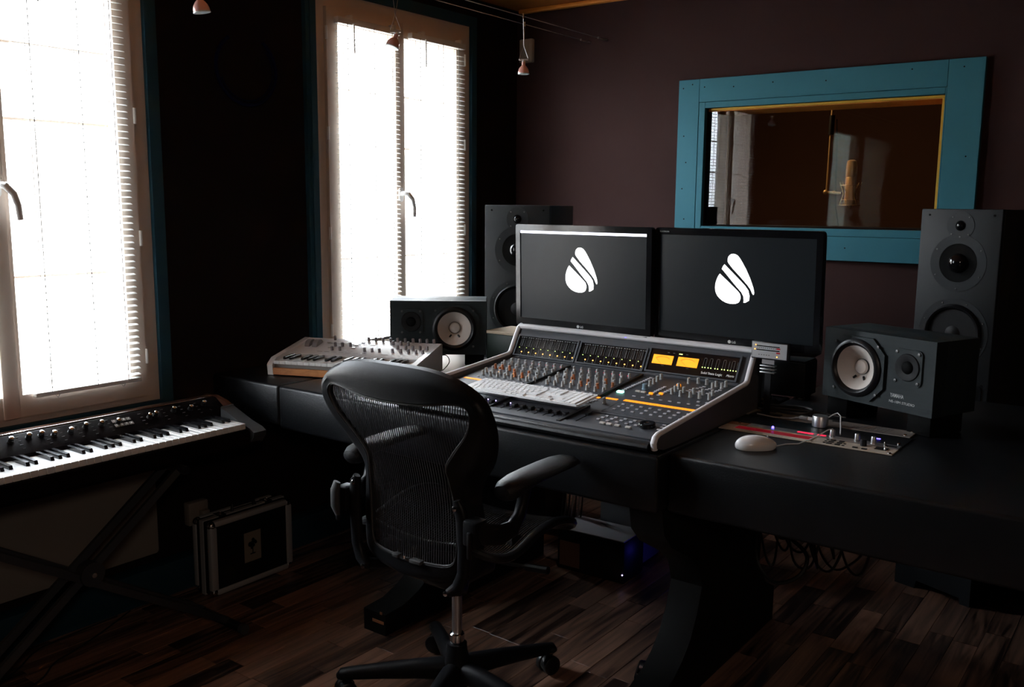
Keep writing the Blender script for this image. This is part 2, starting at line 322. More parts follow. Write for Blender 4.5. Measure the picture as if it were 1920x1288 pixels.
# ------------------------------------------------------------------ windows on the left wall
def window(name, y0, y1):
    z0, z1 = .72, 2.27; yc = (y0+y1)/2
    root = link(name, None, None, (0, y0, z0), kind='structure')
    W_, Hh = y1-y0, z1-z0; c = W_/2
    X = lambda a, b, d: (d, a, b)
    rect = lambda a, b, c_, d: [(a, c_), (b, c_), (b, d), (a, d)]
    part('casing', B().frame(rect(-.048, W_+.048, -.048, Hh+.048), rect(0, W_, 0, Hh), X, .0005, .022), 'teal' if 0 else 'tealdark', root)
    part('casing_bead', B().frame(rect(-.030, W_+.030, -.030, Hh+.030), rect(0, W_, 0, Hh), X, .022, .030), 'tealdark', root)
    part('window_frame', B().frame(rect(.0005, W_-.0005, .0005, Hh-.0005), rect(.055, W_-.055, .022, Hh-.06), X, -.09, .012), 'frame', root)
    part('window_reveal', B().frame(rect(.0005, W_-.0005, .0005, Hh-.0005), rect(.02, W_-.02, .02, Hh-.02), X, -.295, -.09), 'sill', root)
    for i, (a, b) in enumerate(((.055, c), (c, W_-.055))):
        sash = part('sash', B().frame(rect(a+.001, b-.001, .024, Hh-.062), rect(a+(.062 if i == 0 else .018), b-(.034 if i == 0 else .062), .095, Hh-.125), X, -.055, .028), 'frame', root)
        ga, gb = a+(.062 if i == 0 else .018), b-(.034 if i == 0 else .062)
        part('pane', box(-.014, -.010, ga-.004, gb+.004, .091, Hh-.121), 'glass', sash)
        for zb in (1.18, 1.67, 1.90): part('glazing_bar', box(-.045, -.030, ga-.004, gb+.004, zb-z0-.004, zb-z0+.004), 'frame', sash)
    part('astragal', box(.028, .036, c-.046, c+.006, .024, Hh-.062, bev=.004), 'frame', root)
    hg = B().cyl((0, 0, -.026), (0, 0, .026), .0055, n=10).mesh('hinge', 'whitem')
    for yy in (.053, W_-.053):
        for zz in (.165, .575, .985, 1.385): link('hinge', hg, root, (.030, yy, zz))
    # turn handle
    hd = thing_part('handle_rose', B().prism(rrect(-.0135, .0135, -.032, .032, .0134), lambda a, b, d: (d, a, b), .034, .043), 'white', root, (0, c-.022, 1.46-z0))
    part('handle_grip', B().tube([(.043, 0, .004), (.062, .001, .006), (.076, .010, .004), (.083, .030, -.020), (.083, .041, -.055), (.078, .047, -.098)], [(.011, .011), (.011, .011), (.012, .010), (.011, .008), (.0105, .007), (.0095, .0065)], n=12), 'white', hd)
    return root
def thing_part(name, b, m, parent, loc=(0, 0, 0), rot=(0, 0, 0), **kw): return part(name, b, m, parent, loc, rot, **kw)
window('window_1', -3.16, -2.157)
window('window_2', -1.40, -.41)

# venetian blinds: one thing each, every slat its own part
def blind(y0, y1, zb, zt, pitch, label):
    t = thing('venetian_blind', label, 'blind', (.047, (y0+y1)/2, zb), 0, 'white venetian blinds on the window sashes')
    hw = (y1-y0)/2
    part('headrail', box(-.014, .014, -hw, hw, zt-zb-.026, zt-zb, bev=.002), 'whitem', t)
    part('bottom_rail', box(-.012, .012, -hw, hw, 0, .014, bev=.003), 'whitem', t)
    key = (round(hw, 4),)
    if key not in blind.cache:
        rows = []
        for k in range(6):
            a = -1+2*k/5; rows.append([(a*.0125, s_*(hw-.002), .0028*(1-a*a)) for s_ in (-1, -.33, .33, 1)])
        b = B().grid(rows); blind.cache[key] = b.mesh('slat', 'slat', ang=60)
    me = blind.cache[key]; n = int((zt-zb-.05)/pitch)
    for i in range(n):
        link('slat', me, t, (0, 0, .026+i*pitch), (0, R(9+random.uniform(-.8, .8)), 0))
    cd = B()
    for yy in (-hw*.72, 0 if hw > .3 else hw*.12, hw*.72):
        cd.cyl((.0140, yy, .01), (.0140, yy, zt-zb-.02), .0013, n=5); cd.cyl((-.0140, yy, .01), (-.0140, yy, zt-zb-.02), .0013, n=5)
    part('ladder_cord', cd, 'rackg', t)
    for yy in (-hw*.62, hw*.62): part('cord_clip', B().tube([(.010, yy-.008, .002), (.013, yy, -.008), (.010, yy+.008, .002)], .0016, 6), 'whitem', t)
    for yy in (-hw*.6, hw*.8): part('bracket', box(-.016, .016, yy-.008, yy+.008, zt-zb-.006, zt-zb+.014, bev=.002), 'whitem', t)
    part('tilt_wand', B().cyl((.020, -hw*.55, zt-zb-.02), (.021, -hw*.55, zt-zb-.14), .003, n=8), 'whitem', t)
    return t
blind.cache = {}
blind(-2.614, -2.250, .805, 2.155, .0215, 'white venetian blind on the right casement of the left window, nearest the piano end')
blind(-3.09, -2.720, .805, 2.155, .0215, 'white venetian blind at the photo\'s left edge, left of the casement handle')
blind(-1.308, -.944, .815, 2.172, .0205, 'white venetian blind on the left casement of the window behind the synthesizer')
blind(-.868, -.494, .815, 2.172, .0205, 'white venetian blind on the narrow right casement beside the far corner')

# ------------------------------------------------------------------ booth window in the back wall
bw = link('window_3', None, None, (.952, 0, 1.196), kind='structure')
def bb(name, x0, x1, z0, z1, y0=-.028, y1=-.0005, m='teal', **k): return part(name, box(x0-.952, x1-.952, y0, y1, z0-1.196, z1-1.196, bev=.0012, seg=1), m, bw, **k)
bb('board', .952, 1.0545, 1.196, 1.992); bb('board', 2.1045, 2.235, 1.196, 1.992)
bb('board', 1.0555, 2.1035, 1.889, 1.992); bb('board', 1.0555, 2.1035, 1.196, 1.297)
bb('board', 1.0555, 1.085, 1.298, 1.888, -.026); bb('board', 2.0985, 2.1038, 1.298, 1.888, -.026)
bb('board', 1.0855, 2.098, 1.862, 1.888, -.026); bb('board', 1.0855, 2.098, 1.298, 1.3295, -.026)
sc = B().lathe([(.0032, 0), (.0032, .0006)], (0, 0, 0), (0, -1, 0), 8).mesh('screw_head', 'matte')
for sx_, sz in ((.975, 1.955), (1.02, 1.97), (.985, 1.74), (1.00, 1.62), (.985, 1.50), (1.0, 1.36), (1.08, 1.955), (1.22, 1.948), (1.40, 1.955), (1.63, 1.945), (1.97, 1.965), (2.16, 1.96), (2.19, 1.62), (2.18, 1.40), (1.75, 1.25), (1.40, 1.25), (1.2, 1.25)):
    link('screw_head', sc, bw, (sx_-.952, -.0285, sz-1.196))
# jamb lining, yellow stop beads, two panes
bb('head_jamb', 1.086, 2.099, 1.848, 1.8615, .012, .22, 'orange'); bb('side_jamb', 2.088, 2.0995, 1.331, 1.848, .012, .22, 'orange')
bb('sill_board', 1.086, 2.088, 1.3305, 1.336, .012, .22, 'wall_dark'); bb('dark_jamb', 1.0855, 1.092, 1.3365, 1.848, .012, .22, 'matte')
bb('stop_bead', 1.10, 2.097, 1.851, 1.8612, .000, .0115, 'yellow'); bb('stop_bead', 2.084, 2.0985, 1.331, 1.851, .000, .0115, 'yellow')
pn = part('pane', box(1.092-.952, 2.088-.952, .014, .020, 1.337-1.196, 1.847-1.196), 'booth_glass', bw)
p2 = B().box(-.55, .55, -.003, .003, -.30, .30)
part('inner_pane', p2, 'booth_glass2', bw, (1.59-.952, .265, 1.59-1.196), (R(-1.6), 0, R(-6.8)))
bb('inner_stop', 1.05, 2.14, 1.87, 1.90, .225, .24, 'blackwood')
# recording booth behind the glass
bt = B(); bt.box(-.3, 4.2, 3.0, 3.1, 0, H); bt.box(-.4, -.3, .22, 3.1, 0, H); bt.box(4.2, 4.3, .22, 3.1, 0, H); bt.box(-.4, 4.3, .22, 3.1, H, H+.1); bt.box(-.4, 4.3, .22, 3.1, -.05, 0)
struct('wall_booth', bt, 'boothw')
bl = bpy.data.lights.new('booth_ceiling_lamp', 'AREA'); bl.energy = 9.0; bl.size = .25; bl.color = (1, .62, .30)
lo = bpy.data.objects.new('booth_ceiling_lamp', bl); COL.objects.link(lo); lo.location = (.7, .75, 2.3); lo.rotation_euler = (R(20), R(-20), 0)

# microphone in its cradle
mk = thing('studio_microphone', 'champagne condenser microphone in a spider cradle behind the teal framed glass', 'microphone', (1.45, 1.0, 1.46))
part('body', B().lathe([(.0, -.030), (.020, -.030), (.026, -.020), (.028, .0), (.028, .115), (.026, .118)], n=24), 'brass', mk)
part('head_grille', B().lathe([(.027, .118), (.028, .122), (.028, .175), (.024, .200), (.012, .207), (0, .208)], n=24), 'brass', mk)
rg = B()
for zz, rr in ((.075, .052), (.0, .040)): rg.tube([(rr*cos(a*pi/12), rr*sin(a*pi/12), zz) for a in range(24)], .0022, 6, closed=True)
for k in range(6):
    a = k*pi/3; rg.tube([(.056*cos(a), .056*sin(a), .090), (.034*cos(a+.25), .034*sin(a+.25), .03), (.052*cos(a+.5), .052*sin(a+.5), -.028)], .0018, 5)
rg.tube([(.052*cos(a*pi/12), .052*sin(a*pi/12), -.028) for a in range(24)], .0020, 6, closed=True)
part('cradle', rg, 'brass', mk)
part('swivel', B().cyl((-.05, 0, .035), (-.125, 0, .04), .006, n=10).ball((-.13, 0, .04), .013).ball((-.085, 0, .038), .010).ball((0, 0, -.036), .012), 'brass', mk)
bs = thing('microphone_boom', 'thin hanging boom rod and grip holding the studio microphone', 'stand', (1.325, 1.0, 0))
part('rod', B().cyl((0, 0, 1.50), (.012, 0, 2.40), .005, n=10), 'brass', bs)
part('grip', B().cyl((.006, 0, 1.80), (.008, 0, 1.90), .014, n=12), 'black', bs)
tag = part('cable', B().tube([(.03, .01, 1.88), (.038, .01, 1.7), (.042, .01, 1.55), (.05, .01, 1.42), (.07, .01, 1.32), (.09, .01, 1.15)], .003, 6), 'cable', bs)

# ------------------------------------------------------------------ opposite facade outside
bd = thing('building', 'pale facade across the street seen faintly through the blinds', 'building', (-9, 2, -3))
part('wall', box(-.4, 0, -9, 12, 0, 7.2), 'facade', bd)
for yy in (-6, -3, 0, 3, 6, 9):
    for zz in (1.6, 4.6):
        wn = part('window', box(-.02, .05, yy-.5, yy+.5, zz-.8, zz+.8), 'sill', bd); part('pane', box(.05, .06, yy-.42, yy+.42, zz-.7, zz+.7), 'rad', wn)

lampo = thing('unseen_fill_lamp', 'unseen cream lamp behind the camera, added to carry the warm fill light', 'lamp', (4.36, -4.97, 2.20))  # lamp body added around the warm fill, out of view
part('shade', B().lathe([(.24, .02), (.25, .0), (.235, .0), (.22, .018)], (0, 0, 0), (sin(R(38))*-.67+.0, sin(R(38))*.74, -cos(R(38))), 32), 'ivory', lampo)
part('arm', B().cyl((0, 0, .02), (.0, .0, .205), .012, n=10), 'steel', lampo)

# ================================================================== desk
def pw(name, b, m, parent, **k):   # part modelled in world coordinates under an unrotated root
    L = parent.location if parent.parent is None else parent.parent.location
    b.xf(M.Translation(-V(L))); return part(name, b, m, parent, **k)
DZ = .78
desk = thing('studio_desk', 'long black leather covered studio desk running along the room under the monitors', 'desk', (1.6, -1.4, 0))
def slab(x0, x1, y0, y1, z0, z1): return box(x0, x1, y0, y1, z0, z1, bev=.010, seg=3)
pw('desk_section', slab(.003, .384, -1.93, -1.0, .635, DZ), 'leather', desk)
pw('desk_section', slab(.386, 1.886, -1.93, -.97, .625, DZ), 'leather', desk)
pw('desk_section', slab(1.8885, 3.75, -1.88, -.62, .620, DZ), 'leather', desk)
prof = [(-1.94, .0), (-1.94, .074), (-1.85, .080), (-1.777, .105), (-1.73, .135), (-1.68, .18), (-1.64, .25), (-1.615, .32), (-1.64, .385), (-1.70, .434), (-1.82, .50), (-1.87, .55), (-1.885, .622), (-.99, .622), (-.99, .54), (-1.08, .46), (-1.16, .36), (-1.17, .25), (-1.10, .16), (-1.02, .12), (-1.02, 0)]
for lx in (.81, 1.78, 3.2):
    lg = pw('leg', B().prism(prof, YZ, lx, lx+.10), 'blackwood', desk)
    if lx < 1:
        pw('chipped_edge', box(lx+.040, lx+.092, -1.9412, -1.939, .038, .048).box(lx+.075, lx+.085, -1.9412, -1.939, .083-.012, .080), 'woodred', lg, label='bare wood showing through chipped black paint')
pw('rear_rail', box(.92, 3.2, -1.02, -.99, .50, .622), 'blackwood', desk)

# ================================================================== mixing console
CX, CY = .925, -1.90
con = thing('mixing_console', 'large grey mixing console with rows of knobs and amber meters on the black desk', 'mixing console', (CX, CY, DZ))
prof = [(0.0, .001), (0.0, .020), (.02, .026), (.597, .0835), (.655, .180), (.695, .186), (.69, .001)]
part('body', B().prism(prof, YZ, .026, .922), 'dgrey', con)
ck = [(-.006, .014), (-.008, .028), (0, .040), (.012, .045), (.30, .068), (.585, .092), (.600, .098), (.640, .165), (.652, .184), (.668, .192), (.692, .192), (.703, .17), (.704, .12), (.694, .001), (.10, .001), (.03, .004)]
rim = [(-.002, .010), (-.008, .028), (0, .041), (.012, .046), (.30, .069), (.585, .093), (.602, .100), (.642, .167), (.655, .186), (.672, .194), (.688, .194)]
for s_, x0, x1 in ((0, 0, .026), (1, .922, .948)):
    cp = part('side_panel', B().prism(ck, YZ, x0+.003, x1-.003), 'side', con)
    part('rim', B().tube([((x0+x1)/2, a, b) for a, b in rim], (.0085, .0095), 10, flat=(0, 0, 1)), 'lgrey', cp)
part('top_rail', B().tube([(.013, .664, .189), (.05, .662, .1905), (.474, .662, .191), (.90, .662, .1905), (.935, .664, .189)], (.0105, .013), 10, flat=(0, 0, 1)), 'lgrey', con)
part('armrest', B().tube([(.026, -.002, .014), (.30, -.004, .014), (.65, -.004, .014), (.922, -.002, .014)], (.014, .018), 12, flat=(0, 0, 1)), 'leather', con)
TA = math.atan(.1); TM = math.atan(1.7)
def onC(X, Y, n=0): return (X-CX, Y-CY-n*sin(TA), .026+(Y+1.88)*.1+n*cos(TA))
def onM(X, Z, n=0): return (X-CX, .5955+(Z-.865)/1.7-n*sin(TM), Z-DZ+n*cos(TM))
def flatC(name, x0, x1, y0, y1, h, m, parent=con, bev=.001, n=0, **k):
    cx_, cy_ = (x0+x1)/2, (y0+y1)/2
    return part(name, box(-(x1-x0)/2, (x1-x0)/2, -(y1-y0)/2/cos(TA), (y1-y0)/2/cos(TA), 0, h, bev=bev, seg=1), m, parent, onC(cx_, cy_, n), (TA, 0, 0), **k)
# meter bridge displays
def meter_panel(x0, x1, z0=.8735, z1=.9375):
    hz = (z1-z0)/2/sin(TM); cz = (z0+z1)/2; hx = (x1-x0)/2
    fr_ = part('meter_frame', B().frame([(-hx-.006, -hz-.005), (hx+.006, -hz-.005), (hx+.006, hz+.006), (-hx-.006, hz+.006)], [(-hx, -hz), (hx, -hz), (hx, hz), (-hx, hz)], XY, 0, .006), 'dgrey', con, onM((x0+x1)/2, cz), (TM, 0, 0))
    return part('display', box(-hx, hx, -hz, hz, 0, .0015), 'dark_display', con, onM((x0+x1)/2, cz, .0005), (TM, 0, 0)), (x0+x1)/2, cz
def mloc(X, Z, cx_, cz_, n=.0016): return (X-cx_, (Z-cz_)/sin(TM), n)
for bi, (xa, xb, xs, pt) in enumerate(((.960, 1.2145, .9719, .0317), (1.232, 1.488, 1.2475, .0316))):
    dp, cx_, cz_ = meter_panel(xa, xb)
    g, o_, ln_, dk = B(), B(), B(), B()
    for i in range(8):
        X = xs+pt*i; a = mloc(X, .8987, cx_, cz_); g.lathe([(.0014, 0), (.0014, .0008)], a, (0, 0, 1), 8)
        a = mloc(X+.0152, .8843, cx_, cz_); o_.lathe([(.0024, 0), (.0024, .0009)], a, (0, 0, 1), 10)
        a0 = mloc(X, .903, cx_, cz_); a1 = mloc(X, .930, cx_, cz_)
        for dx in (0, .006, .0095, .018): ln_.box(a0[0]+dx-.0005, a0[0]+dx+.0005, a0[1], a1[1], .0015, .0019)
        a0 = mloc(X, .9335, cx_, cz_)
        for k in range(3): dk.box(a0[0]-.004+k*.009, a0[0]+k*.009+.0015, a0[1]-.0008, a0[1]+.0008, .0015, .0020)
        a0 = mloc(X+.0255, cz_, cx_, cz_); ln_.box(a0[0]-.0003, a0[0]+.0003, -.034, .034, .0015, .0018)
        a0 = mloc(X+.0152, .877, cx_, cz_); dk.box(a0[0]-.0012, a0[0]+.0012, a0[1]-.001, a0[1]+.001, .0015, .002)
    part('level_light', g, 'ledy', dp); part('select_light', o_, 'ledo', dp); part('scale_marks', ln_, 'print_dim', dp); part('scale_print', dk, 'print', dp)
dp, cx_, cz_ = meter_panel(1.506, 1.820, .8765, .9445)
for xa in (1.519, 1.6095):
    a0 = mloc(xa, .8995, cx_, cz_); a1 = mloc(xa+.073, .927, cx_, cz_)
    vm = part('vu_meter', box(a0[0], a1[0], a0[1], a1[1], .0015, .0035), 'vu', dp)
    ar = B(); mx_ = (a0[0]+a1[0])/2
    arc = [(mx_+.050*sin(t), a0[1]-.024+.050*cos(t), .0038) for t in [(-.5+i*.1) for i in range(11)]]
    ar.tube(arc, .0005, 4)
    for t in [(-.5+i*.1) for i in range(11)]: ar.tube([(mx_+.050*sin(t), a0[1]-.024+.050*cos(t), .0038), (mx_+.053*sin(t), a0[1]-.024+.053*cos(t), .0038)], .0003, 4)
    ar.tube([(mx_, a0[1], .0038), (mx_-.026, a0[1]+.020, .0038)], .0003, 4)
    part('scale', ar, 'vuink', vm)
g = B(); ln_ = B()
for X in (1.7007, 1.7097, 1.7209, 1.7302, 1.7444, 1.7534, 1.7677, 1.7766, 1.788, 1.7967, 1.806, 1.8153):
    a = mloc(X, .9045, cx_, cz_); g.lathe([(.0017, 0), (.0017, .0008)], a, (0, 0, 1), 10); a1 = mloc(X, .931, cx_, cz_); ln_.box(a[0]-.0004, a[0]+.0004, a[1]+.003, a1[1], .0015, .0018)
for X in (1.705, 1.7255, 1.749, 1.772, 1.802):
    a = mloc(X, .9325, cx_, cz_); ln_.box(a[0]-.004, a[0]+.004, a[1]-.0005, a[1]+.0005, .0015, .002)
for X in (1.56, 1.65): a = mloc(X, .8955, cx_, cz_); ln_.box(a[0]-.005, a[0]+.005, a[1]-.0007, a[1]+.0007, .0015, .002)
for X in (1.57, 1.59, 1.637): a = mloc(X, .9365, cx_, cz_); ln_.box(a[0]-.004, a[0]+.004, a[1]-.0007, a[1]+.0007, .0015, .002)
a = mloc(1.6145, .9358, cx_, cz_); g.box(a[0]-.006, a[0]+.006, a[1]-.0014, a[1]+.0014, .0015, .002)
part('level_light', g, 'ledy', dp); part('scale_marks', ln_, 'print_dim', dp)
a = mloc(1.7005, .8855, cx_, cz_); text('lettering', 'Solid State Logic', .0112, 'printw', dp, a, (0, 0, 0), sx=.98)
a = mloc(1.7870, .8855, cx_, cz_); text('lettering', 'Matrix', .0112, 'printw', dp, a, (0, 0, 0), sx=.90, shear=.3)
# knobs, buttons, faders: shared meshes
def knobmesh(m, rad=.0052, h=.017):
    b = B().lathe([(rad*1.15, 0), (rad*1.15, .002), (rad, .003), (rad*.86, h-.001), (rad*.7, h)], n=12); b.box(-.0006, .0006, 0, rad*.95, h-.004, h+.0004)
    return b.mesh('knob', m)
kg, ko, kb = knobmesh('knobg'), knobmesh('knobo'), knobmesh('knobb', .010, .018)
kg2 = knobmesh('knobg', .0056, .019)
gly = B().lathe([(.0016, 0), (.0016, .001)], n=6).mesh('knob_light', 'ledo')
def knob(X, Y, me=None): return link('knob', me or kg, con, onC(X, Y), (TA, 0, 0))
rows = (-1.374, -1.408, -1.436, -1.464, -1.492, -1.521, -1.552)
for bank, xs in ((0, 1.0005), (1, 1.2690)):
    for i in range(8):
        for j, Y in enumerate(rows):
            X = xs+.0309*i-(.0095 if j % 2 else 0)+(.002 if bank == 0 else 0)+(-1.374-Y)*.05
            warm = (j, i, bank) in ((3, 0, 0), (3, 1, 0), (4, 1, 0), (3, 2, 0), (4, 3, 0), (5, 4, 0), (4, 5, 0), (5, 5, 0), (3, 2, 1), (4, 2, 1), (5, 4, 1), (4, 4, 1), (3, 6, 1), (5, 6, 1), (4, 7, 1))
            k = knob(X, Y, ko if warm else kg)
            if warm: link('knob_light', gly, k, (0, -.009, .0005))
    stripr = B()
    for i in range(7):
        a = onC(xs+.0309*i+.016, -1.352, .0008); stripr.box(a[0]-.005, a[0]+.005, a[1]-.0015, a[1]+.0015, a[2]-.0008, a[2]+.0008)
    part('led_strip', stripr, 'ledr', con)
small = box(-.0055, .0055, -.0035, .0035, 0, .0035, bev=.001, seg=1)
bs_ = small.mesh('button', 'btn'); bw_ = box(-.0085, .0085, -.0045, .0045, 0, .005, bev=.001, seg=1).mesh('button', 'btnw')
bf_ = box(-.0058, .0058, -.0022, .0022, 0, .003, bev=.0008, seg=1).mesh('button', 'btn')
def lit(m, a=.0065, b=.004, h=.006): return box(-a, a, -b, b, 0, h, bev=.0012, seg=1).mesh('button', m)
lo_, ly_, lg_ = lit('ledo'), lit('ledy'), lit('ledg', .011, .0065)
lyl = lit('amber'); 
def btn(X, Y, me): return link('button', me, con, onC(X, Y), (TA, 0, 0))
for xs in (1.0105, 1.2800):
    for i in range(8): btn(xs+.0309*i, -1.580, bf_)
for k in range(13): btn(1.5385+.0008*k, -1.505+.0135*k, bs_)
btn(1.5413, -1.530, lg_)
for j, Y in enumerate((-1.637, -1.663, -1.690)):
    for i in range(8): btn(1.6135+.0304*i, Y, bs_)
for j, Y in enumerate((-1.757, -1.774, -1.792)):
    for i in range(5): btn(1.621+.0305*i+.004*(2-j), Y, bs_)
for X in (1.6495, 1.672, 1.6986, 1.733): btn(X, -1.8175, bw_)
for X, Y in ((1.812, -1.757), (1.832, -1.760), (1.815, -1.775), (1.834, -1.778), (1.815, -1.795), (1.835, -1.797)): btn(X, Y, bs_)
for i in range(8): btn(1.600+.0305*i, -1.548, bf_)
for i in range(2): btn(1.800+.028*i, -1.515, bs_)
for k in range(8): btn(1.634+.0006*k, -1.518+.0142*k, bs_ if k != 1 else lyl)
for k in range(6): btn(1.662+.0008*k, -1.506+.0140*k, bs_ if k != 1 else lyl)
btn(1.673, -1.392, ly_ if 0 else lyl); btn(1.668, -1.382, lyl)
for X, Y in ((1.586, -1.498), (1.6055, -1.499)): btn(X, Y, bw_)
for k in range(6): btn(1.7185+.0055*k, -1.418+.0125*k if 0 else -1.425+.0125*k, bf_)
for k in range(6): btn(1.752+.0048*k, -1.425+.0125*k, bf_)
for k in range(5): btn(1.787+.0045*k, -1.425+.0125*k, bf_)
for X, Y in ((1.5842, -1.339), (1.5854, -1.369), (1.588, -1.398), (1.5886, -1.424), (1.685, -1.345), (1.7116, -1.332), (1.7415, -1.333), (1.7764, -1.339), (1.8038, -1.329), (1.7749, -1.3625), (1.8012, -1.353),
             (1.6904, -1.4717), (1.6875, -1.4435), (1.6846, -1.4148), (1.7252, -1.4834), (1.7168, -1.444), (1.7556, -1.479), (1.749, -1.4424), (1.7854, -1.478), (1.7778, -1.439), (1.8164, -1.4766), (1.808, -1.4347), (1.5556, -1.6505)): knob(X, Y, kg2)
knob(1.592, -1.462, kb)
for k in range(4): btn(1.508+.003*k, -1.672+.012*k, bs_)
# amber text displays
flatC('lcd_strip', 1.5925, 1.838, -1.603, -1.587, .0012, 'amber', label='glowing amber text display'); flatC('lcd_strip', 1.530, 1.573, -1.607, -1.594, .0012, 'amber')
for xa, xb in ((.975, 1.218), (1.247, 1.515)): flatC('lcd_strip', xa, xb, -1.615, -1.602, .0012, 'amber')
flatC('control_panel', 1.588, 1.842, -1.722, -1.615, .0008, 'dgrey'); 
# raised rails between the banks
for x0, x1, y0, y1 in ((1.2215, 1.2315, -1.60, -1.335), (1.499, 1.512, -1.60, -1.325), (1.262, 1.272, -1.865, -1.72), (1.525, 1.538, -1.865, -1.70)): flatC('divider_rail', x0, x1, y0, y1, .007, 'black')
flatC('trim_strip', .98, 1.86, -1.740, -1.728, .003, 'dgrey'); flatC('front_lip', .955, 1.865, -1.878, -1.842, .004, 'dgrey')
# faders
fc = B().box(-.0065, .0065, -.010, .010, 0, .010, bev=.0015, seg=1).box(-.0068, .0068, -.0006, .0006, .0095, .0106).mesh('fader_cap', 'black')
sl = box(-.0012, .0012, -.050, .030, 0, .0008).mesh('fader_slot', 'matte')
ltb = box(-.004, .004, -.0025, .0025, 0, .003, bev=.0008, seg=1).mesh('touch_light', 'ledw')
for i in range(8):
    X = 1.302+.0308*i; link('fader_slot', sl, con, onC(X, -1.81), (TA, 0, 0)); c_ = link('fader_cap', fc, con, onC(X, -1.803), (TA, 0, 0))
    if i == 0: link('touch_light', ltb, c_, (0, .016, .002))
for i in range(8):
    X = 1.030+.0308*i; link('fader_slot', sl, con, onC(X, -1.81), (TA, 0, 0)); c_ = link('fader_cap', fc, con, onC(X, -1.803), (TA, 0, 0))
    if i > 4: link('touch_light', ltb, c_, (0, .016, .002))
X = 1.571; link('fader_slot', sl, con, onC(X, -1.79), (TA, 0, 0)); link('fader_cap', fc, con, onC(X, -1.765), (TA, 0, 0))
jw = part('jog_wheel', B().lathe([(.0235, 0), (.0235, .010), (.022, .012), (.008, .012), (.004, .0105), (0, .0105)], n=32), 'gloss', con, onC(1.7745, -1.785), (TA, 0, 0))
part('joystick', B().cyl((0, 0, 0), (0, 0, .012), .006, n=10).cyl((0, 0, .010), (.010, 0, .020), .002, n=8).ball((.010, 0, .020), .003, 1), 'chrome', con, onC(1.852, -1.742), (TA, 0, 0))

# ------------------------------------------------------------------ white computer keyboard on the console
kbd = thing('computer_keyboard', 'slim white computer keyboard lying across the left half of the mixing console', 'keyboard', (1.121, -1.795, .842), 0)
kbd.rotation_euler = (TA, 0, 0)
part('base', B().prism(rrect(0, .430, 0, .118, .006), XY, .0, .006), 'white', kbd)
def capmesh(wd, hg=.0165): return box(-wd/2+.0009, wd/2-.0009, -hg/2+.0009, hg/2-.0009, 0, .0035, bev=.0008, seg=1).mesh('key_cap', 'white')
capc = {}
def cap(x0, wd, yy, hg=.0185):
    k = (round(wd, 4), round(hg, 4)); 
    if k not in capc: capc[k] = capmesh(wd, hg)
    link('key_cap', capc[k], kbd, (x0+wd/2, yy, .006))
U = .0185
layout = [(.102, [1]*14+['g1']+[1]*3, .012), (.086, [1]*13+[1.5]+['g2']+[1]*3+['g3']+[1]*4, U), (.0675, [1.5]+[1]*13+['g2']+[1]*3+['g3']+[1]*4, U), (.049, [1.75]+[1]*11+[1.75]+['G', ]+[1]*4, U), (.0305, [1.25]+[1]*11+[2.25]+['g4']+[1]+['g5']+[1]*4, U), (.012, [1.5, 1, 1.25, 5, 1.25, 1, 1.5]+['a', 'g3']+[2, 1, 1], U)]
for yy, row, hg in layout:
    x = .008; sc_ = .262/(14.5*U)
    for q in row:
        if q in ('g1', 'g2'): x = .278; sc_ = 1
        elif q == 'G': x = .347; sc_ = 1
        elif q == 'g3': x = .347; sc_ = 1
        elif q == 'g4': x = .278+U; sc_ = 1
        elif q == 'g5': x = .347
        elif q == 'a':
            for k in range(3): cap(.278+k*U, U, .012)
        else: cap(x, q*U*sc_, yy, hg); x += q*U*sc_
for k in range(4): cap(.347+k*U, U, .102, .012)

# ------------------------------------------------------------------ monitors
def logo(parent, x0=0, z0=0):
    S_ = [[(0.2836, 0.299), (0.2915, .2975), (0.2983, 0.294), (.306, .286), (0.3132, 0.2757), (0.3282, 0.2519), (0.3433, 0.2225), (0.3543, 0.1948), (0.3576, 0.1799), (.3566, .174), (0.3541, 0.1728), (0.3507, 0.1775), (0.3442, 0.1904), (0.3337, 0.203), (0.3083, 0.2281), (0.2828, 0.2514), (0.2677, 0.2679), (.264, .274), (0.2641, 0.2811), (.2655, .2885), (0.27, 0.2939), (.276, .298)],
          [(0.2531, 0.2645), (0.2917, 0.2309), (0.3255, 0.2006), (0.3374, 0.1861), (0.342, 0.1693), (0.3412, 0.154), (0.3291, 0.1466), (0.3221, 0.1457), (0.3228, 0.1526), (0.3216, 0.1659), (0.3138, 0.1788), (0.2882, 0.2039), (0.2624, 0.2312), (0.2442, 0.2495), (0.2478, 0.2573)],
          [(0.2377, 0.2337), (0.2671, 0.2103), (0.3013, 0.1818), (0.308, .175), (0.3112, 0.1671), (.3118, .16), (0.3103, 0.1536), (.307, .147), (0.3023, 0.1434), (.295, .1405), (0.2857, 0.1394), (.273, .1395), (0.2603, 0.1422), (.249, .147), (0.2387, 0.1542), (.2308, .162), (0.2255, 0.1708), (.223, .179), (0.2221, 0.1881), (.2225, .198), (0.2247, 0.2078), (.228, .217), (0.232, 0.2256)]]
    for s_ in S_: part('logo_shape', B().prism(s_, lambda a, b, d: (a, d, b), -.0007, -.0003), 'emw', parent)
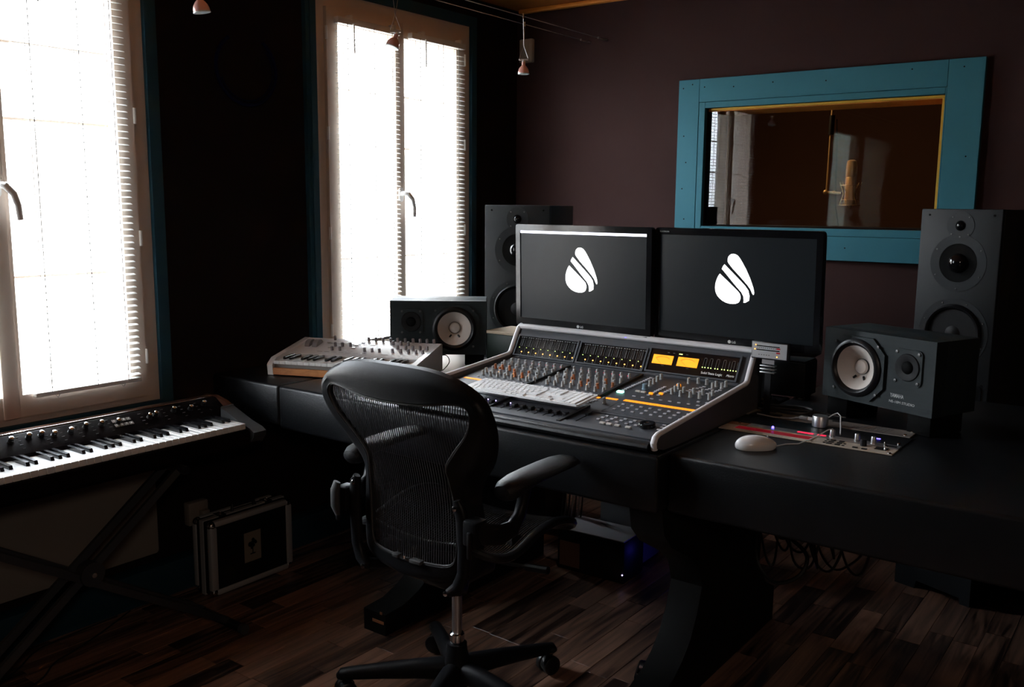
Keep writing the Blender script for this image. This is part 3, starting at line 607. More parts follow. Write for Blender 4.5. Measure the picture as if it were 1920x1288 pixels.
def monitor(name_label, loc, yw, tilt, menu, flat_text):
    t = thing('computer_monitor', name_label, 'monitor', (loc[0], loc[1], loc[2]), yw, 'wide black monitors behind the console')
    t.rotation_euler = Euler((tilt, 0, yw), 'XYZ')
    W_, Hh = .573, .376
    part('bezel', B().frame(rrect(0, W_, 0, Hh, .010), rrect(.0195, W_-.0195, .031, Hh-.0225, .0008), lambda a, b, d: (a, d, b), 0, .024), 'gloss', t)
    part('back_cover', box(.004, W_-.004, .020, .050, .004, Hh-.004, bev=.012).box(.12, W_-.12, .048, .075, .07, Hh-.08, bev=.015), 'black', t)
    part('lower_edge', B().tube([(.010, -.001, .002), (.15, -.003, -.003), (W_/2, -.003, -.004), (W_-.15, -.003, -.003), (W_-.010, -.001, .002)], (.005, .006), 8, flat=(0, 0, 1)), 'chairpl', t)
    sc2 = part('screen', box(.0195, W_-.0195, .004, .010, .031, Hh-.0225), 'screenm', t)
    hold = link('logo', None, sc2, (0, .004, 0)) if 0 else None
    for s_ in ('L',):
        lg = link('screen_logo', None, sc2, (0, .0036, 0)) if 0 else None
    sub = B()
    logo2(sc2)
    if menu: part('menu_bar', box(.0197, W_-.0197, .0030, .0038, Hh-.0320, Hh-.0228), 'bluetop', sc2)
    part('round_badge', B().lathe([(.0055, 0), (.0055, .0006)], (.279, -.0002, .0165), (0, -1, 0), 20), 'print', t)
    text('lettering', 'LG', .0105, 'print', t, (.2875, -.0006, .0130), (pi/2, 0, 0), sx=1.1, bold=.0002)
    text('lettering', 'FLATRON', .0062, 'print', t, (.0175, -.0006, .3615), (pi/2, 0, 0), sx=1.25) if flat_text else None
    if menu: part('power_light', B().ball((.482, -.0085, -.002), .007, 1, (1.3, .35, .35)), 'ledb', t)
    else: part('power_light', B().ball((.482, -.0062, -.003), .004, 1, (1.3, .35, .35)), 'black', t)
    part('stand_neck', box(W_/2-.03, W_/2+.03, .077, .095, -.175, .12, bev=.006), 'black', t)
    part('stand_foot', B().lathe([(.080, -.190), (.080, -.184), (.07, -.179), (.03, -.172)], (W_/2, .125, 0), n=32), 'gloss', t)
    return t
def logo2(parent):
    logo(parent)
    for ch in parent.children:
        if ch.name.startswith('logo_shape'): ch.location.y = .0040
monitor('black monitor with a white drop emblem under a white menu bar', (.914, -1.229, .973), -.023, R(1.6), True, False)
monitor('black monitor with a white drop emblem on a plain dark screen, right of the pair', (1.489, -1.215, .973), -.060, R(2.2), False, True)

# ------------------------------------------------------------------ near field speakers
def raypoly(poly, c, ang):
    d = (cos(ang), sin(ang)); best = None
    for i in range(len(poly)):
        (x1, y1), (x2, y2) = poly[i], poly[(i+1) % len(poly)]; ex, ey = x2-x1, y2-y1; den = d[0]*ey-d[1]*ex
        if abs(den) < 1e-12: continue
        t = ((x1-c[0])*ey-(y1-c[1])*ex)/den; q = ((x1-c[0])*d[1]-(y1-c[1])*d[0])/den
        if t > 0 and -1e-9 <= q <= 1+1e-9: best = t if best is None else min(best, t)
    return (c[0]+d[0]*best, c[1]+d[1]*best)
def holeplate(poly, c, rad, y0, y1, n=44):
    A = sorted([2*pi*k/n for k in range(n)]+[math.atan2(p[1]-c[1], p[0]-c[0]) % (2*pi) for p in poly])
    A = [a for i, a in enumerate(A) if i == 0 or a-A[i-1] > 1e-4]
    return B().frame([raypoly(poly, c, a) for a in A], [(c[0]+rad*cos(a), c[1]+rad*sin(a)) for a in A], XZ, y0, y1)
def nearfield(label, loc, yw, mirror, model):
    t = thing('bookshelf_speaker', label, 'speaker', loc, yw, 'near field speakers with white woofers')
    W_, Hh, D_ = .382, .215, .199
    fx = (lambda x: W_-x) if mirror else (lambda x: x)
    wx, wz = fx(.126), .106
    part('cabinet', box(0, W_, .050, D_, 0, Hh, bev=.002), 'ns', t)
    part('baffle', holeplate([(0, 0), (W_, 0), (W_, Hh), (0, Hh)], (wx, wz), .086, 0, .0505), 'ns', t)
    hexo = [(-.098, -.05), (-.055, -.094), (.055, -.094), (.098, -.05), (.098, .05), (.055, .094), (-.055, .094), (-.098, .05)]
    wf = part('woofer_plate', holeplate([(wx+a, wz+b) for a, b in hexo], (wx, wz), .084, -.009, .0005), 'ns', t)
    part('surround', B().lathe([(.088, 0), (.088, .004), (.083, .010), (.076, .012), (.070, .008), (.066, .001)], (wx, -.009, wz), (0, -1, 0), 40, cap=False), 'rubber' if 0 else 'black', wf)
    part('cone', B().lathe([(.0665, .0015), (.064, .000), (.030, -.030), (.024, -.033), (.001, -.033)], (wx, -.0095, wz), (0, -1, 0), 40, cap=False), 'cone', wf)
    part('dust_cap', B().lathe([(.0225, -.033), (.0225, -.028), (.019, -.022), (.010, -.019), (0, -.018)], (wx, -.0095, wz), (0, -1, 0), 32), 'cone', wf)
    part('cap_edge', B().lathe([(.0240, -.0325), (.0240, -.029), (.0222, -.029)], (wx, -.0095, wz), (0, -1, 0), 32, cap=False), 'black', wf)
    ld = B()
    for s_ in (-1, 1): ld.tube([(wx+s_*.013, .0135, wz-.028), (wx+s_*.020, .008, wz-.036)], .0035, 8)
    part('lead_wire', ld, 'black', wf)
    bo = B().lathe([(.0045, 0), (.0045, .003), (.002, .0035)], (0, 0, 0), (0, -1, 0), 10).mesh('screw', 'dscrew')
    for a, b in ((-.075, .072), (.075, .072), (-.075, -.072), (.075, -.072)): link('screw', bo, wf, (wx+a, -.009, wz+b))
    tx, tz = fx(.298), .132
    tp = part('tweeter_plate', B().prism([(tx+a, tz+b) for a, b in rrect(-.046, .046, -.052, .052, .014)], XZ, -.005, .001), 'ns', t)
    part('tweeter_ring', B().lathe([(.040, 0), (.038, .0035), (.034, .0035), (.019, .0008)], (tx, -.005, tz), (0, -1, 0), 32, cap=False), 'coneb', tp)
    part('dome', B().lathe([(.019, .0008), (.017, .004), (.012, .0065), (.006, .0078), (0, .008)], (tx, -.005, tz), (0, -1, 0), 24), 'matte', tp)
    for a in (-.036, .036):
        for b in (-.042, .042): link('screw', bo, tp, (tx+a, -.005, tz+b))
    lx = fx(.245) if not mirror else .034
    text('lettering', 'YAMAHA', .0165, 'print' if model else 'print_dim', t, (lx, -.0006, .0385), (pi/2, 0, 0), sx=.66, bold=.00015)
    if model: text('lettering', 'NS-10M STUDIO', .0105, 'print', t, (lx-.003, -.0006, .0225), (pi/2, 0, 0), sx=1.12)
    for x0 in (.012, W_-.085):
        part('foam_pad', box(x0, x0+.075, .012, .16, DZ-loc[2]+.0005, -.0005, bev=.003), 'matte', t)
    return t
nearfield('black bookshelf speaker with white woofer, standing beside the right end of the console', (2.045, -1.143, .839), -.393, False, True)
nearfield('black bookshelf speaker with white woofer, standing behind the silver synthesizer', (.398, -1.376, .8245), .652, True, False)

# ------------------------------------------------------------------ tall main speakers on stands
def tower(label, slabel, loc, yw):
    t = thing('tower_speaker', label, 'speaker', loc, yw, 'tall charcoal three way speakers at the wall')
    W_, Hh, D_ = .289, .740, .36
    part('baffle', box(0, W_, 0, .022, 0, Hh, bev=.004), 'tower', t)
    part('cabinet', box(.001, W_-.001, .022, D_, .001, Hh-.001, bev=.002), 'towerside', t)
    hp = B().lathe([(.0040, 0), (.0040, .0008)], (0, 0, 0), (0, -1, 0), 10).mesh('grille_socket', 'matte')
    for a, b in ((.032, .7185), (.262, .7185), (.285-.02, .130), (.024, .130)): link('grille_socket', hp, t, (a, -.0004, b))
    sw = B().lathe([(.0030, 0), (.0030, .0015), (.001, .002)], (0, 0, 0), (0, -1, 0), 8).mesh('screw', 'dscrew')
    cx_ = .1475
    tp = part('tweeter_plate', B().lathe([(.0485, 0), (.0485, .0018), (.017, .0018), (.016, .0)], (cx_, 0, .682), (0, -1, 0), 40), 'tower', t)
    part('tweeter_throat', B().lathe([(.0185, .0019), (.0165, .0024), (.0155, .0020)], (cx_, 0, .682), (0, -1, 0), 24, cap=False), 'matte', tp)
    part('dome', B().lathe([(.0155, .0020), (.013, .008), (.007, .012), (0, .013)], (cx_, 0, .682), (0, -1, 0), 24), 'gloss', tp)
    for k in range(4): a = pi/4+k*pi/2; link('screw', sw, tp, (cx_+.042*cos(a), -.0018, .682+.042*sin(a)))
    mp_ = part('midrange_plate', B().lathe([(.1005, 0), (.1005, .0012), (.068, .0012), (.067, 0)], (cx_, 0, .552), (0, -1, 0), 48), 'tower', t)
    part('cone', B().lathe([(.067, .0016), (.058, .0008), (.035, .0006), (.001, .0006)], (cx_, -.0004, .552), (0, -1, 0), 40, cap=False), 'matte', mp_)
    part('dome', B().lathe([(.034, .0016), (.033, .010), (.026, .022), (.014, .029), (0, .031)], (cx_, 0, .552), (0, -1, 0), 32), 'gloss', mp_)
    for k in range(6): a = pi/6+k*pi/3; link('screw', sw, mp_, (cx_+.091*cos(a), -.0012, .552+.091*sin(a)))
    wp = part('woofer_plate', B().lathe([(.125, 0), (.125, .0012), (.104, .0012), (.103, 0)], (cx_+.0005, 0, .303), (0, -1, 0), 56), 'tower', t)
    part('surround', B().lathe([(.104, .001), (.102, .007), (.096, .012), (.089, .009), (.085, .001)], (cx_+.0005, 0, .303), (0, -1, 0), 56, cap=False), 'chairpl', wp)
    part('cone', B().lathe([(.085, .002), (.080, .001), (.030, -.001), (.022, .006), (0, .009)], (cx_+.0005, 0, .303), (0, -1, 0), 40), 'coneb', wp)
    for k in range(8): a = pi/8+k*pi/4; link('screw', sw, wp, (cx_+.114*cos(a), -.0012, .303+.114*sin(a)))
    part('port_rim', B().frame(rrect(.022, .267, .020, .128, .016), rrect(.030, .259, .028, .120, .012), lambda a, b, d: (a, d, b), -.004, .002), 'chairpl', t)
    part('port', B().prism(rrect(.030, .259, .028, .120, .012), XZ, -.0008, .001), 'matte', t)
    s = thing('speaker_stand', slabel, 'stand', (loc[0], loc[1], 0), yw, 'box stands under the tall speakers')
    n_ = [(0, .0), (0, .655), (W_, .655), (W_, 0), (W_-.035, 0), (W_-.040, .022), (.085, .032), (.080, 0)]
    part('front_board', B().prism(n_, XZ, 0, .020), 'pale_grey' if 0 else 'tower', s)
    part('side_board', box(0, .02, .021, D_-.02, 0, .655), 'blackwood', s); part('side_board', box(W_-.02, W_, .021, D_-.02, 0, .655), 'blackwood', s)
    part('top_board', box(-.006, W_+.006, -.006, D_-.01, .656, .6775, bev=.002), 'blackwood', s)
    return t
tower('tall charcoal speaker in the far corner, partly hidden by the left monitor', 'dark box stand under the tall speaker in the far corner', (.50, -.90, .678), .30)
tower('tall charcoal speaker at the right, in front of the teal window frame', 'charcoal box stand with a notched foot under the right tall speaker', (2.134, -.418, .678), -.291)

# ------------------------------------------------------------------ boxes behind the console
pb = thing('outboard_case', 'dark green case with a pale wood top between left speaker and console', 'case', (.702, -1.140, DZ), 0)
part('body', box(0, .150, 0, .15, .0005, .1315, bev=.002), 'green', pb); part('lid', box(-.002, .195, -.002, .165, .132, .1445, bev=.002), 'pale', pb)
part('side_case', box(.1505, .1975, .012, .15, .0005, .1315, bev=.002), 'boothw', pb)
rb = thing('amplifier_box', 'low black box behind the right shoulder of the console', 'box', (1.79, -1.0, DZ), 0)
part('body', box(0, .150, .0, .12, .008, .125, bev=.004), 'blackwood', rb)
for a, b in ((.02, .02), (.13, .02), (.02, .10), (.13, .10)): part('foot', B().cyl((a, b, 0), (a, b, .009), .010, n=10), 'rubber', rb)
part('lid', box(.004, .146, .004, .116, .1255, .131, bev=.002), 'black', rb)
lm_ = thing('level_meter_display', 'small silver level meter on a clip stand at the right end of the console', 'meter', (1.870, -1.302, .957), R(-3))
mh = part('housing', box(0, .119, 0, .020, 0, .055, bev=.003), 'black', lm_)
part('face', box(.003, .116, -.0015, .001, .004, .052, bev=.0008, seg=1), 'alu', mh)
fcb = B()
for zz in (.040, .028): fcb.box(.018, .092, -.0025, -.0012, zz, zz+.0028)
part('scale_window', fcb, 'dark_display', mh); g = B()
for a, b in ((.0155, .0435), (.0130, .0300), (.085, .0115)): g.ball((a, -.003, b), .0022, 1)
part('led', g, 'ledo', mh)
mk2 = B()
for k in range(12): mk2.box(.020+k*.0065, .0225+k*.0065, -.0020, -.0012, .0345, .0372)
for k in range(5): mk2.box(.025+k*.008, .029+k*.008, -.0020, -.0012, .013, .0155)
part('print', mk2, 'print_dim', mh); rd = B().box(.082, .094, -.0021, -.0012, .0345, .0385).box(.082, .094, -.0021, -.0012, .0215, .0255); part('print_red', rd, 'redw', mh)
st = part('clip_stand', box(.035, .075, .004, .016, -.014, .0), 'steel', lm_)
for k in range(3): part('clip_fin', box(.030, .078, .0, .020, -.022-k*.010, -.018-k*.010, bev=.001), 'steel', lm_)
part('stem', box(.045, .065, .006, .014, -.172, -.014), 'black', lm_); part('foot', box(.016, .100, -.03, .030, -.1765, -.170, bev=.002), 'black', lm_)

# ------------------------------------------------------------------ desk-mounted rack units
ru = thing('channel_strip_unit', 'cream rack unit with a red window, set into the right desk beside the mouse', 'rack unit', (1.877, -1.541, DZ), 0)
part('panel', box(0, .484, 0, .062, .0008, .004, bev=.0008, seg=1), 'rackp', ru); part('rear_panel', box(.06, .484, .0635, .100, .0008, .006, bev=.0008, seg=1), 'alu', ru)
part('end_plate', box(.0, .058, .0635, .100, .0008, .004), 'woodred', ru)
part('window', box(.042, .262, .014, .052, .004, .0052), 'redw', ru)
part('window_frame', B().frame([(.038, .010), (.266, .010), (.266, .056), (.038, .056)], [(.042, .014), (.262, .014), (.262, .052), (.042, .052)], XY, .004, .006), 'rackp', ru)
part('led_row', box(.205, .250, .078, .088, .006, .0068).box(.262, .285, .078, .088, .006, .0068), 'ledr', ru)
part('power_light', B().ball((.132, .083, .008), .0042, 1), 'ledb', ru)
sk = B().lathe([(.0085, 0), (.0085, .002), (.0075, .003), (.0070, .017), (.006, .019), (0, .019)], n=16).mesh('knob', 'steel')
for a, b in ((.300, .092), (.369, .088), (.414, .084)): link('knob', sk, ru, (a, b, .006))
link('knob', B().lathe([(.0085, 0), (.0085, .016), (.007, .018), (0, .018)], n=16).mesh('knob', 'black'), ru, (.398, .047, .004))
rbm = box(-.007, .007, -.0045, .0045, 0, .0025, bev=.0006, seg=1).mesh('button', 'black'); rbs = box(-.0035, .0035, -.002, .002, 0, .002).mesh('button', 'black')
for a in (.316, .339):
    for b in (.053, .033, .013): link('button', rbm, ru, (a, b, .004))
for a, b in ((.301, .053), (.302, .033), (.303, .015), (.353, .033), (.354, .013)): link('button', rbs, ru, (a, b, .004))
for a, b in ((.386, .013), (.410, .012)): link('button', rbm, ru, (a, b, .004))
part('toggle_plate', box(.430, .462, .030, .056, .004, .006, bev=.001, seg=1), 'black', ru)
for a, b in ((.449, .070), (.444, .108-.02), (.455, .045)): part('toggle', B().cyl((a, b, .004), (a-.002, b, .014), .0022, .0016, 8).cyl((a, b, .003), (a, b, .0065), .0048, n=8), 'chrome', ru)
part('slot', box(.447, .476, .074, .082, .0062, .0075), 'black', ru)
for a, b in ((.476, .006), (.470, .145-.02), (.03, .088)): part('screw', B().lathe([(.005, 0), (.005, .003), (.003, .005), (0, .005)], (a, b, .003), n=10), 'chrome', ru)
r2 = thing('vented_rack_panel', 'grey rack panel with rows of small holes behind the cream rack unit', 'rack panel', (1.862, -1.316, DZ), 0)
part('panel', box(0, .490, 0, .078, .0008, .004, bev=.0008, seg=1), 'rackg', r2)
hl = B()
for k in range(9):
    for j in range(6): hl.cyl((.325+k*.0125+j*.001, .018+j*.009, .0038), (.325+k*.0125+j*.001, .018+j*.009, .0046), .0020, n=6)
part('vent_holes', hl, 'chrome', r2, kind='stuff')
for a, b in ((.055, .060), (.19, .055), (.255, .058), (.225, .03)): part('button', box(a, a+.022, b, b+.010, .004, .006), 'black', r2)
for a, b in ((.474, .012), (.480, .066)): part('screw', B().lathe([(.005, 0), (.005, .003), (.003, .005), (0, .005)], (a, b, .003), n=10), 'chrome', r2)
r3 = thing('blank_rack_panel', 'black blank panel between the two rack panels, with one blue light', 'rack panel', (1.877, -1.434, DZ), 0)
part('panel', box(0, .484, 0, .112, .0006, .003), 'black', r3); part('power_light', box(.397, .414, .044, .050, .003, .0045, bev=.0006, seg=1), 'ledb', r3)
# volume knob with its cables, mouse
vk = thing('volume_knob', 'brushed metal volume controller between the two rack panels', 'controller', (2.108, -1.345, DZ+.0040), 0)
part('dial', B().lathe([(.0215, .0), (.0225, .001), (.0225, .030), (.021, .0325), (.0, .0325)], n=40), 'alu', vk)
part('cable', B().tube([(.018, .012, .026), (.028, .028, .034), (.04, .03, .040), (.052, .020, .034), (.062, -.01, .02), (.075, -.05, .010), (.088, -.094, .008)], .0018, 6), 'cablew', vk)
part('usb_plug', box(-.060, -.036, -.008, .006, .014, .024, bev=.002), 'cableg', vk); part('usb_shell', box(-.036, -.020, -.006, .004, .015, .023), 'whitem', vk)
part('plug_cable', B().tube([(-.060, -.001, .019), (-.085, -.002, .012), (-.14, .005, .006), (-.20, .02, .006)], .0022, 6), 'cableg', vk)
ms = thing('computer_mouse', 'white computer mouse on the front edge of the right desk', 'mouse', (2.052, -1.694, DZ), R(-50))
mb = B().ball((0, 0, 0), 1, 4)
for v in mb.bm.verts:
    c = v.co.copy(); zz = max(c.z, -.35)
    v.co = V((c.x*.029*(1-.08*c.y), c.y*.056, (.011+zz*.027*(1-.12*c.y) if c.z > 0 else .011+zz*.030)))
part('shell', mb, 'white', ms)
part('scroll_ball', B().ball((0, .032, .0345), .0032, 2), 'cableg', ms)
link('mouse_cable', B().tube([(2.092, -1.655, .786), (2.10, -1.60, .7815), (2.125, -1.575, .7815), (2.140, -1.54, .7865), (2.155, -1.51, .795), (2.172, -1.475, .808), (2.178, -1.452, .8075)], .0016, 6).mesh('mouse_cable', 'cablew'), None, label='thin white cable from the mouse up to a silver knob', category='cable')
hc = thing('coiled_cable', 'black audio cable coiled behind the rack panels with a bright jack plug', 'cable', (1.955, -1.215, DZ), 0)
cp_ = [(.085*cos(t)*(1+.06*sin(3*t)), .036*sin(t), .006+.004*sin(2*t)+.0014*t/2) for t in [k*.3 for k in range(58)]]
part('lead', B().tube(cp_+[(.10, .02, .012), (.125, .018, .010)], .0035, 6), 'cable', hc)
part('jack_plug', B().cyl((.125, .018, .010), (.160, .012, .010), .0048, n=10).cyl((.160, .012, .010), (.188, .006, .010), .0028, n=10), 'chrome', hc)

# ------------------------------------------------------------------ silver synthesizer
sy = thing('synthesizer', 'silver synthesizer with many grey knobs and a cherry wood front strip', 'synthesizer', (.195, -1.822, DZ), .373)
W_, D_ = .585, .305
sp = [(0, .002), (-.004, .040), (.0, .046), (.028, .064), (D_-.008, .104), (D_, .100), (D_, .002)]
for x0, x1 in ((0, .022), (W_-.022, W_)): part('side_cheek', B().prism(sp, YZ, x0, x1), 'synth', sy)
part('base', box(.022, W_-.022, .02, D_-.002, .004, .040), 'synth', sy)
part('front_strip', box(.0225, W_-.0225, -.002, .012, .004, .030, bev=.0015, seg=1), 'oakstrip', sy, label='cherry coloured wooden front strip')
SS = (.1035-.068)/(D_-.125); ang = math.atan(SS)
part('control_panel', B().prism([(.122, .012), (.122, .066), (.125, .069), (D_-.004, .1025), (D_-.003, .012)], YZ, .0225, W_-.0225), 'synth', sy)
wk = (W_-.046)/22
wkm = box(.0005, wk-.0005, .003, .122, .044, .056, bev=.0008, seg=1).mesh('white_key', 'key'); 
fronts = B()
for i in range(22): link('white_key', wkm, sy, (.023+i*wk, 0, 0))
part('key_slip', box(.023, W_-.023, .014, .030, .030, .0435), 'rackg', sy)
bkm = box(-.005, .005, .040, .122, .055, .066, bev=.0015, seg=1).mesh('black_key', 'bkey')
for i in range(21):
    if i % 7 in (0, 1, 3, 4, 5): link('black_key', bkm, sy, (.023+(i+1)*wk, 0, 0))
def onS(x, y, n=0): return (x, y-n*sin(ang), .069+(y-.125)*SS+n*cos(ang))
sk2 = B().lathe([(.0058, 0), (.0055, .015), (.0045, .0165), (0, .0165)], n=14).mesh('knob', 'syknob')
for x, y in ((.140, .285), (.175, .215), (.203, .218), (.235, .222), (.182, .170), (.214, .172), (.316, .175), (.283, .29), (.313, .291), (.343, .292), (.375, .293), (.403, .295), (.435, .296), (.467, .297), (.496, .298), (.524, .299), (.552, .30),
             (.398, .262), (.430, .262), (.461, .262), (.435, .218), (.468, .219), (.496, .220), (.525, .221), (.553, .222), (.430, .178), (.463, .179), (.494, .180), (.524, .181), (.551, .182), (.347, .175), (.377, .175)):
    link('knob', sk2, sy, onS(x, y), (ang, 0, 0))
for x in (.062, .094):
    whl = B().prism([(.028*cos(t), .020*sin(t)) for t in [k*pi/12 for k in range(13)]], lambda a, b, d: (d, a, b), -.010, .010)
    part('bend_wheel', whl, 'syknob', sy, onS(x, .222), (ang, 0, 0))
dk = B()
for k in range(14):
    x = .14+.03*(k % 7); y = (.150, .245)[k // 7]; a = onS(x, y, .0005); dk.box(a[0]-.011, a[0]+.009, a[1]-.001, a[1]+.001, a[2]-.0004, a[2]+.0006)
for k in range(8): a = onS(.255+.004*(k % 2), .150+.016*k, .0005); dk.box(a[0]-.010, a[0]+.008, a[1]-.001, a[1]+.001, a[2]-.0004, a[2]+.0006)
for k in range(5): a = onS(.400+.004*k, .15, .0005); dk.box(a[0]-.006, a[0]+.006, a[1]-.001, a[1]+.001, a[2]-.0004, a[2]+.0006)
part('panel_print', dk, 'syknob', sy)
sbm = box(-.008, .008, -.003, .003, 0, .003, bev=.0008, seg=1).mesh('button', 'synth')
for x, y in ((.13, .25), (.16, .195), (.19, .245), (.235, .175), (.255, .205), (.255, .235), (.27, .265)): link('button', sbm, sy, onS(x, y), (ang, 0, 0))
part('power_cable', B().tube(smooth([(W_-.012, D_+.001, .055), (W_+.012, D_+.012, .056), (W_+.030, D_-.005, .035), (W_+.018, D_-.03, .010), (W_+.006, D_-.05, .004)]), .0018, 6), 'cable', sy)

# ------------------------------------------------------------------ stage piano on its stand
pn_ = thing('stage_piano', 'black stage piano with chrome knobs standing under the left window', 'piano', (0, -2.078, 0))
Y0, Y1 = -3.115, -2.035
def pp(name, b, m, par=pn_, **k): return pw(name, b, m, par, **k)
pp('base', B().prism([(.06, .592), (.405, .592), (.412, .604), (.408, .648), (.24, .650), (.10, .66), (.045, .62)], lambda a, b, d: (a, d, b), Y0, Y1), 'svp')
pp('control_panel', B().prism([(.243, .640), (.243, .684), (.235, .692), (.178, .728), (.170, .7305), (.16, .729), (.16, .640)], lambda a, b, d: (a, d, b), Y0+.02, Y1-.005), 'svp')
pp('rear_shell', B().prism([(.045, .62), (.030, .66), (.038, .695), (.07, .718), (.11, .728), (.1595, .731), (.1595, .62)], lambda a, b, d: (a, d, b), Y0, Y1+.01), 'svtop')
pp('top_trim', B().tube([(.1605, Y0+.02, .7315), (.1605, Y1-.04, .7315)], .0026, 8), 'chrome')
# rounded end block
eb = [(.405, .600), (.428, .628), (.430, .644), (.41, .655), (.36, .668), (.30, .690), (.25, .708)]
eb2 = [(.25, .708), (.215, .722), (.16, .733), (.10, .730), (.05, .70), (.03, .66), (.05, .60), (.20, .592), (.25, .592)]
eb1 = [(.25, .592), (.385, .592)]+eb
pp('end_block', B().prism(eb1, lambda a, b, d: (a, d, b), -2.074, -2.022), 'svgrey', label='grey end of the piano'); pp('end_cap', B().prism(eb2, lambda a, b, d: (a, d, b), -2.040, -2.020), 'svtop')
pp('end_trim', B().tube([(.252, -2.074, .710), (.252, -2.021, .710)], .0018, 6), 'chrome')
wkp = box(.243, .393, -.0113, .0113, .652, .672, bev=.0012, seg=1).mesh('white_key', 'key')
bkp = B().prism([(.243, .668), (.338, .668), (.331, .683), (.243, .684)], lambda a, b, d: (a, d, b), -.0052, .0052).mesh('black_key', 'bkey')
for i in range(43):
    yy = -.01175-.0235*i; link('white_key', wkp, pn_, (0, yy, 0))
    # rightmost key is an E
    if i < 42 and (i % 7) in (0, 1, 3, 4, 5): link('black_key', bkp, pn_, (0, yy-.01175, 0))
pp('key_rail', box(.394, .405, -3.10, -2.077, .648, .6515), 'svp')
kn = B().lathe([(.0095, 0), (.0095, .002), (.0080, .003), (.0072, .014), (.006, .016), (0, .0165)], n=18); 
knm = kn.mesh('knob', 'black'); kcap = B().lathe([(.0078, .0135), (.0074, .0180), (.004, .0205), (0, .0210)], n=16).mesh('knob_cap', 'chrome')
PA = math.atan2(.036, .057)
for yy, xx in ((-2.108, .198), (-2.166, .206), (-2.228, .200), (-2.298, .204), (-2.322, .207), (-2.432, .205), (-2.486, .200), (-2.537, .198), (-2.588, .205), (-2.640, .205), (-2.675, .197), (-2.712, .196), (-2.765, .198), (-2.86, .2)):
    zz = .7285-(xx-.178)*.63; k = link('knob', knm, pn_, (xx, yy+2.078, zz), (0, PA, 0)); link('knob_cap', kcap, k)
bm2 = box(-.0068, .0068, -.0072, .0072, 0, .0025, bev=.0012, seg=1).mesh('preset_button', 'rackg')
n_ = 1
for row in range(2):
    for k in range(4):
        xx = .196+row*.018; zz = .7285-(xx-.178)*.63; yy = -2.405+.0165*(k) -.035
        b_ = link('preset_button', bm2, pn_, (xx, yy+2.078, zz), (0, PA, 0)); text('digit', str(n_), .009, 'matte' if 0 else 'printw', b_, (.003, -.0025, .0026), (0, 0, pi/2)); n_ += 1
dk = B()
for yy in (-2.135, -2.195, -2.262, -2.345, -2.46, -2.515, -2.56, -2.615, -2.66, -2.74):
    for j in range(4):
        xx = .186+.014*j; zz = .7285-(xx-.178)*.63+.0004; dk.box(xx-.0007, xx+.0007, yy-.006+.002*(j % 2), yy+.004, zz-.0004, zz+.0004)
pp('panel_print', dk, 'print_dim')
xx = .222; text('lettering', 'KORG', .0125, 'print_dim', pn_, (xx+.004, -2.103+2.078+.004, .7285-(xx-.178)*.63+.0012), (0, PA, pi/2), sx=1.1, bold=.0003)

ps = thing('piano_stand', 'black folding cross braced stand under the stage piano', 'stand', (.35, -2.669, 0))
def pq(name, b, m, **k): return pw(name, b, m, ps, **k)
for x0 in (.300, .440):
    pq('crossed_bar', B().tube([(x0, -2.215, .025), (x0, -3.075, .568)], (.015, .015), 4, flat=(1, .0, 1)), 'stand')
for x0 in (.335, .410):
    pq('crossed_bar', B().tube([(x0+.0, -2.360, .572), (x0+.0, -3.075, .025)], (.015, .015), 4, flat=(1, 1, 0)), 'stand')
pq('pivot_disc', B().cyl((.425, -2.680, .345), (.462, -2.680, .345), .036, n=28), 'stand'); pq('pivot_bolt', B().cyl((.462, -2.680, .345), (.470, -2.680, .345), .008, n=8), 'chrome')
pq('foot_tube', B().cyl((.18, -2.215, .018), (.53, -2.215, .018), .015, n=14), 'black'); pq('foot_tube', B().cyl((.18, -3.085, .018), (.53, -3.085, .018), .015, n=14), 'black')
pq('top_tube', B().cyl((.12, -2.345, .576), (.44, -2.345, .576), .0145, n=14), 'black'); pq('top_tube', B().cyl((.12, -3.09, .576), (.44, -3.09, .576), .0145, n=14), 'black')
for x0 in (.18, .515): pq('end_cap', B().cyl((x0, -2.215, .018), (x0+.018, -2.215, .018), .0175, n=14), 'rubber')

# ------------------------------------------------------------------ flight case, radiator, sockets
fcx = thing('flight_case', 'small black flight case with aluminium edges on the floor by the window wall', 'case', (.150, -1.921, 0))
hx, hy, hz = .055, .184, .28
part('shell', box(-hx+.003, hx-.003, -hy+.003, hy-.003, .003, hz-.003, bev=.004), 'blackwood', fcx)
eb_ = B(); rr_ = .010
for sx_ in (-1, 1):
    for sy_ in (-1, 1): eb_.box(sx_*(hx-.011)-.0125, sx_*(hx-.011)+.0125, sy_*(hy-.013)-.015, sy_*(hy-.013)+.015, .02, hz-.02, bev=.007)
    for z_ in (.010, hz-.012): eb_.box(sx_*(hx-.011)-.0125, sx_*(hx-.011)+.0125, -hy+.02, hy-.02, z_-.0095, z_+.0135, bev=.007)
part('edge_profile', eb_, 'alusatin', fcx)
part('center_band', B().frame([(-hy-.001, .0), (hy+.001, .0), (hy+.001, hz+.001), (-hy-.001, hz+.001)], [(-hy+.004, .005), (hy-.004, .005), (hy-.004, hz-.004), (-hy+.004, hz-.004)], YZ, -.010, .010), 'alusatin', fcx)
cb = B().ball((0, 0, 0), .0165, 2).mesh('corner_ball', 'chrome')
for sx_ in (-1, 1):
    for sy_ in (-1, 1):
        for z_ in (.0165, hz-.014): link('corner_ball', cb, fcx, (sx_*(hx-.013), sy_*(hy-.013), z_))
part('handle', B().tube([(0, -.05, hz), (0, -.048, hz+.022), (0, .048, hz+.022), (0, .05, hz)], (.006, .009), 8), 'black', fcx)
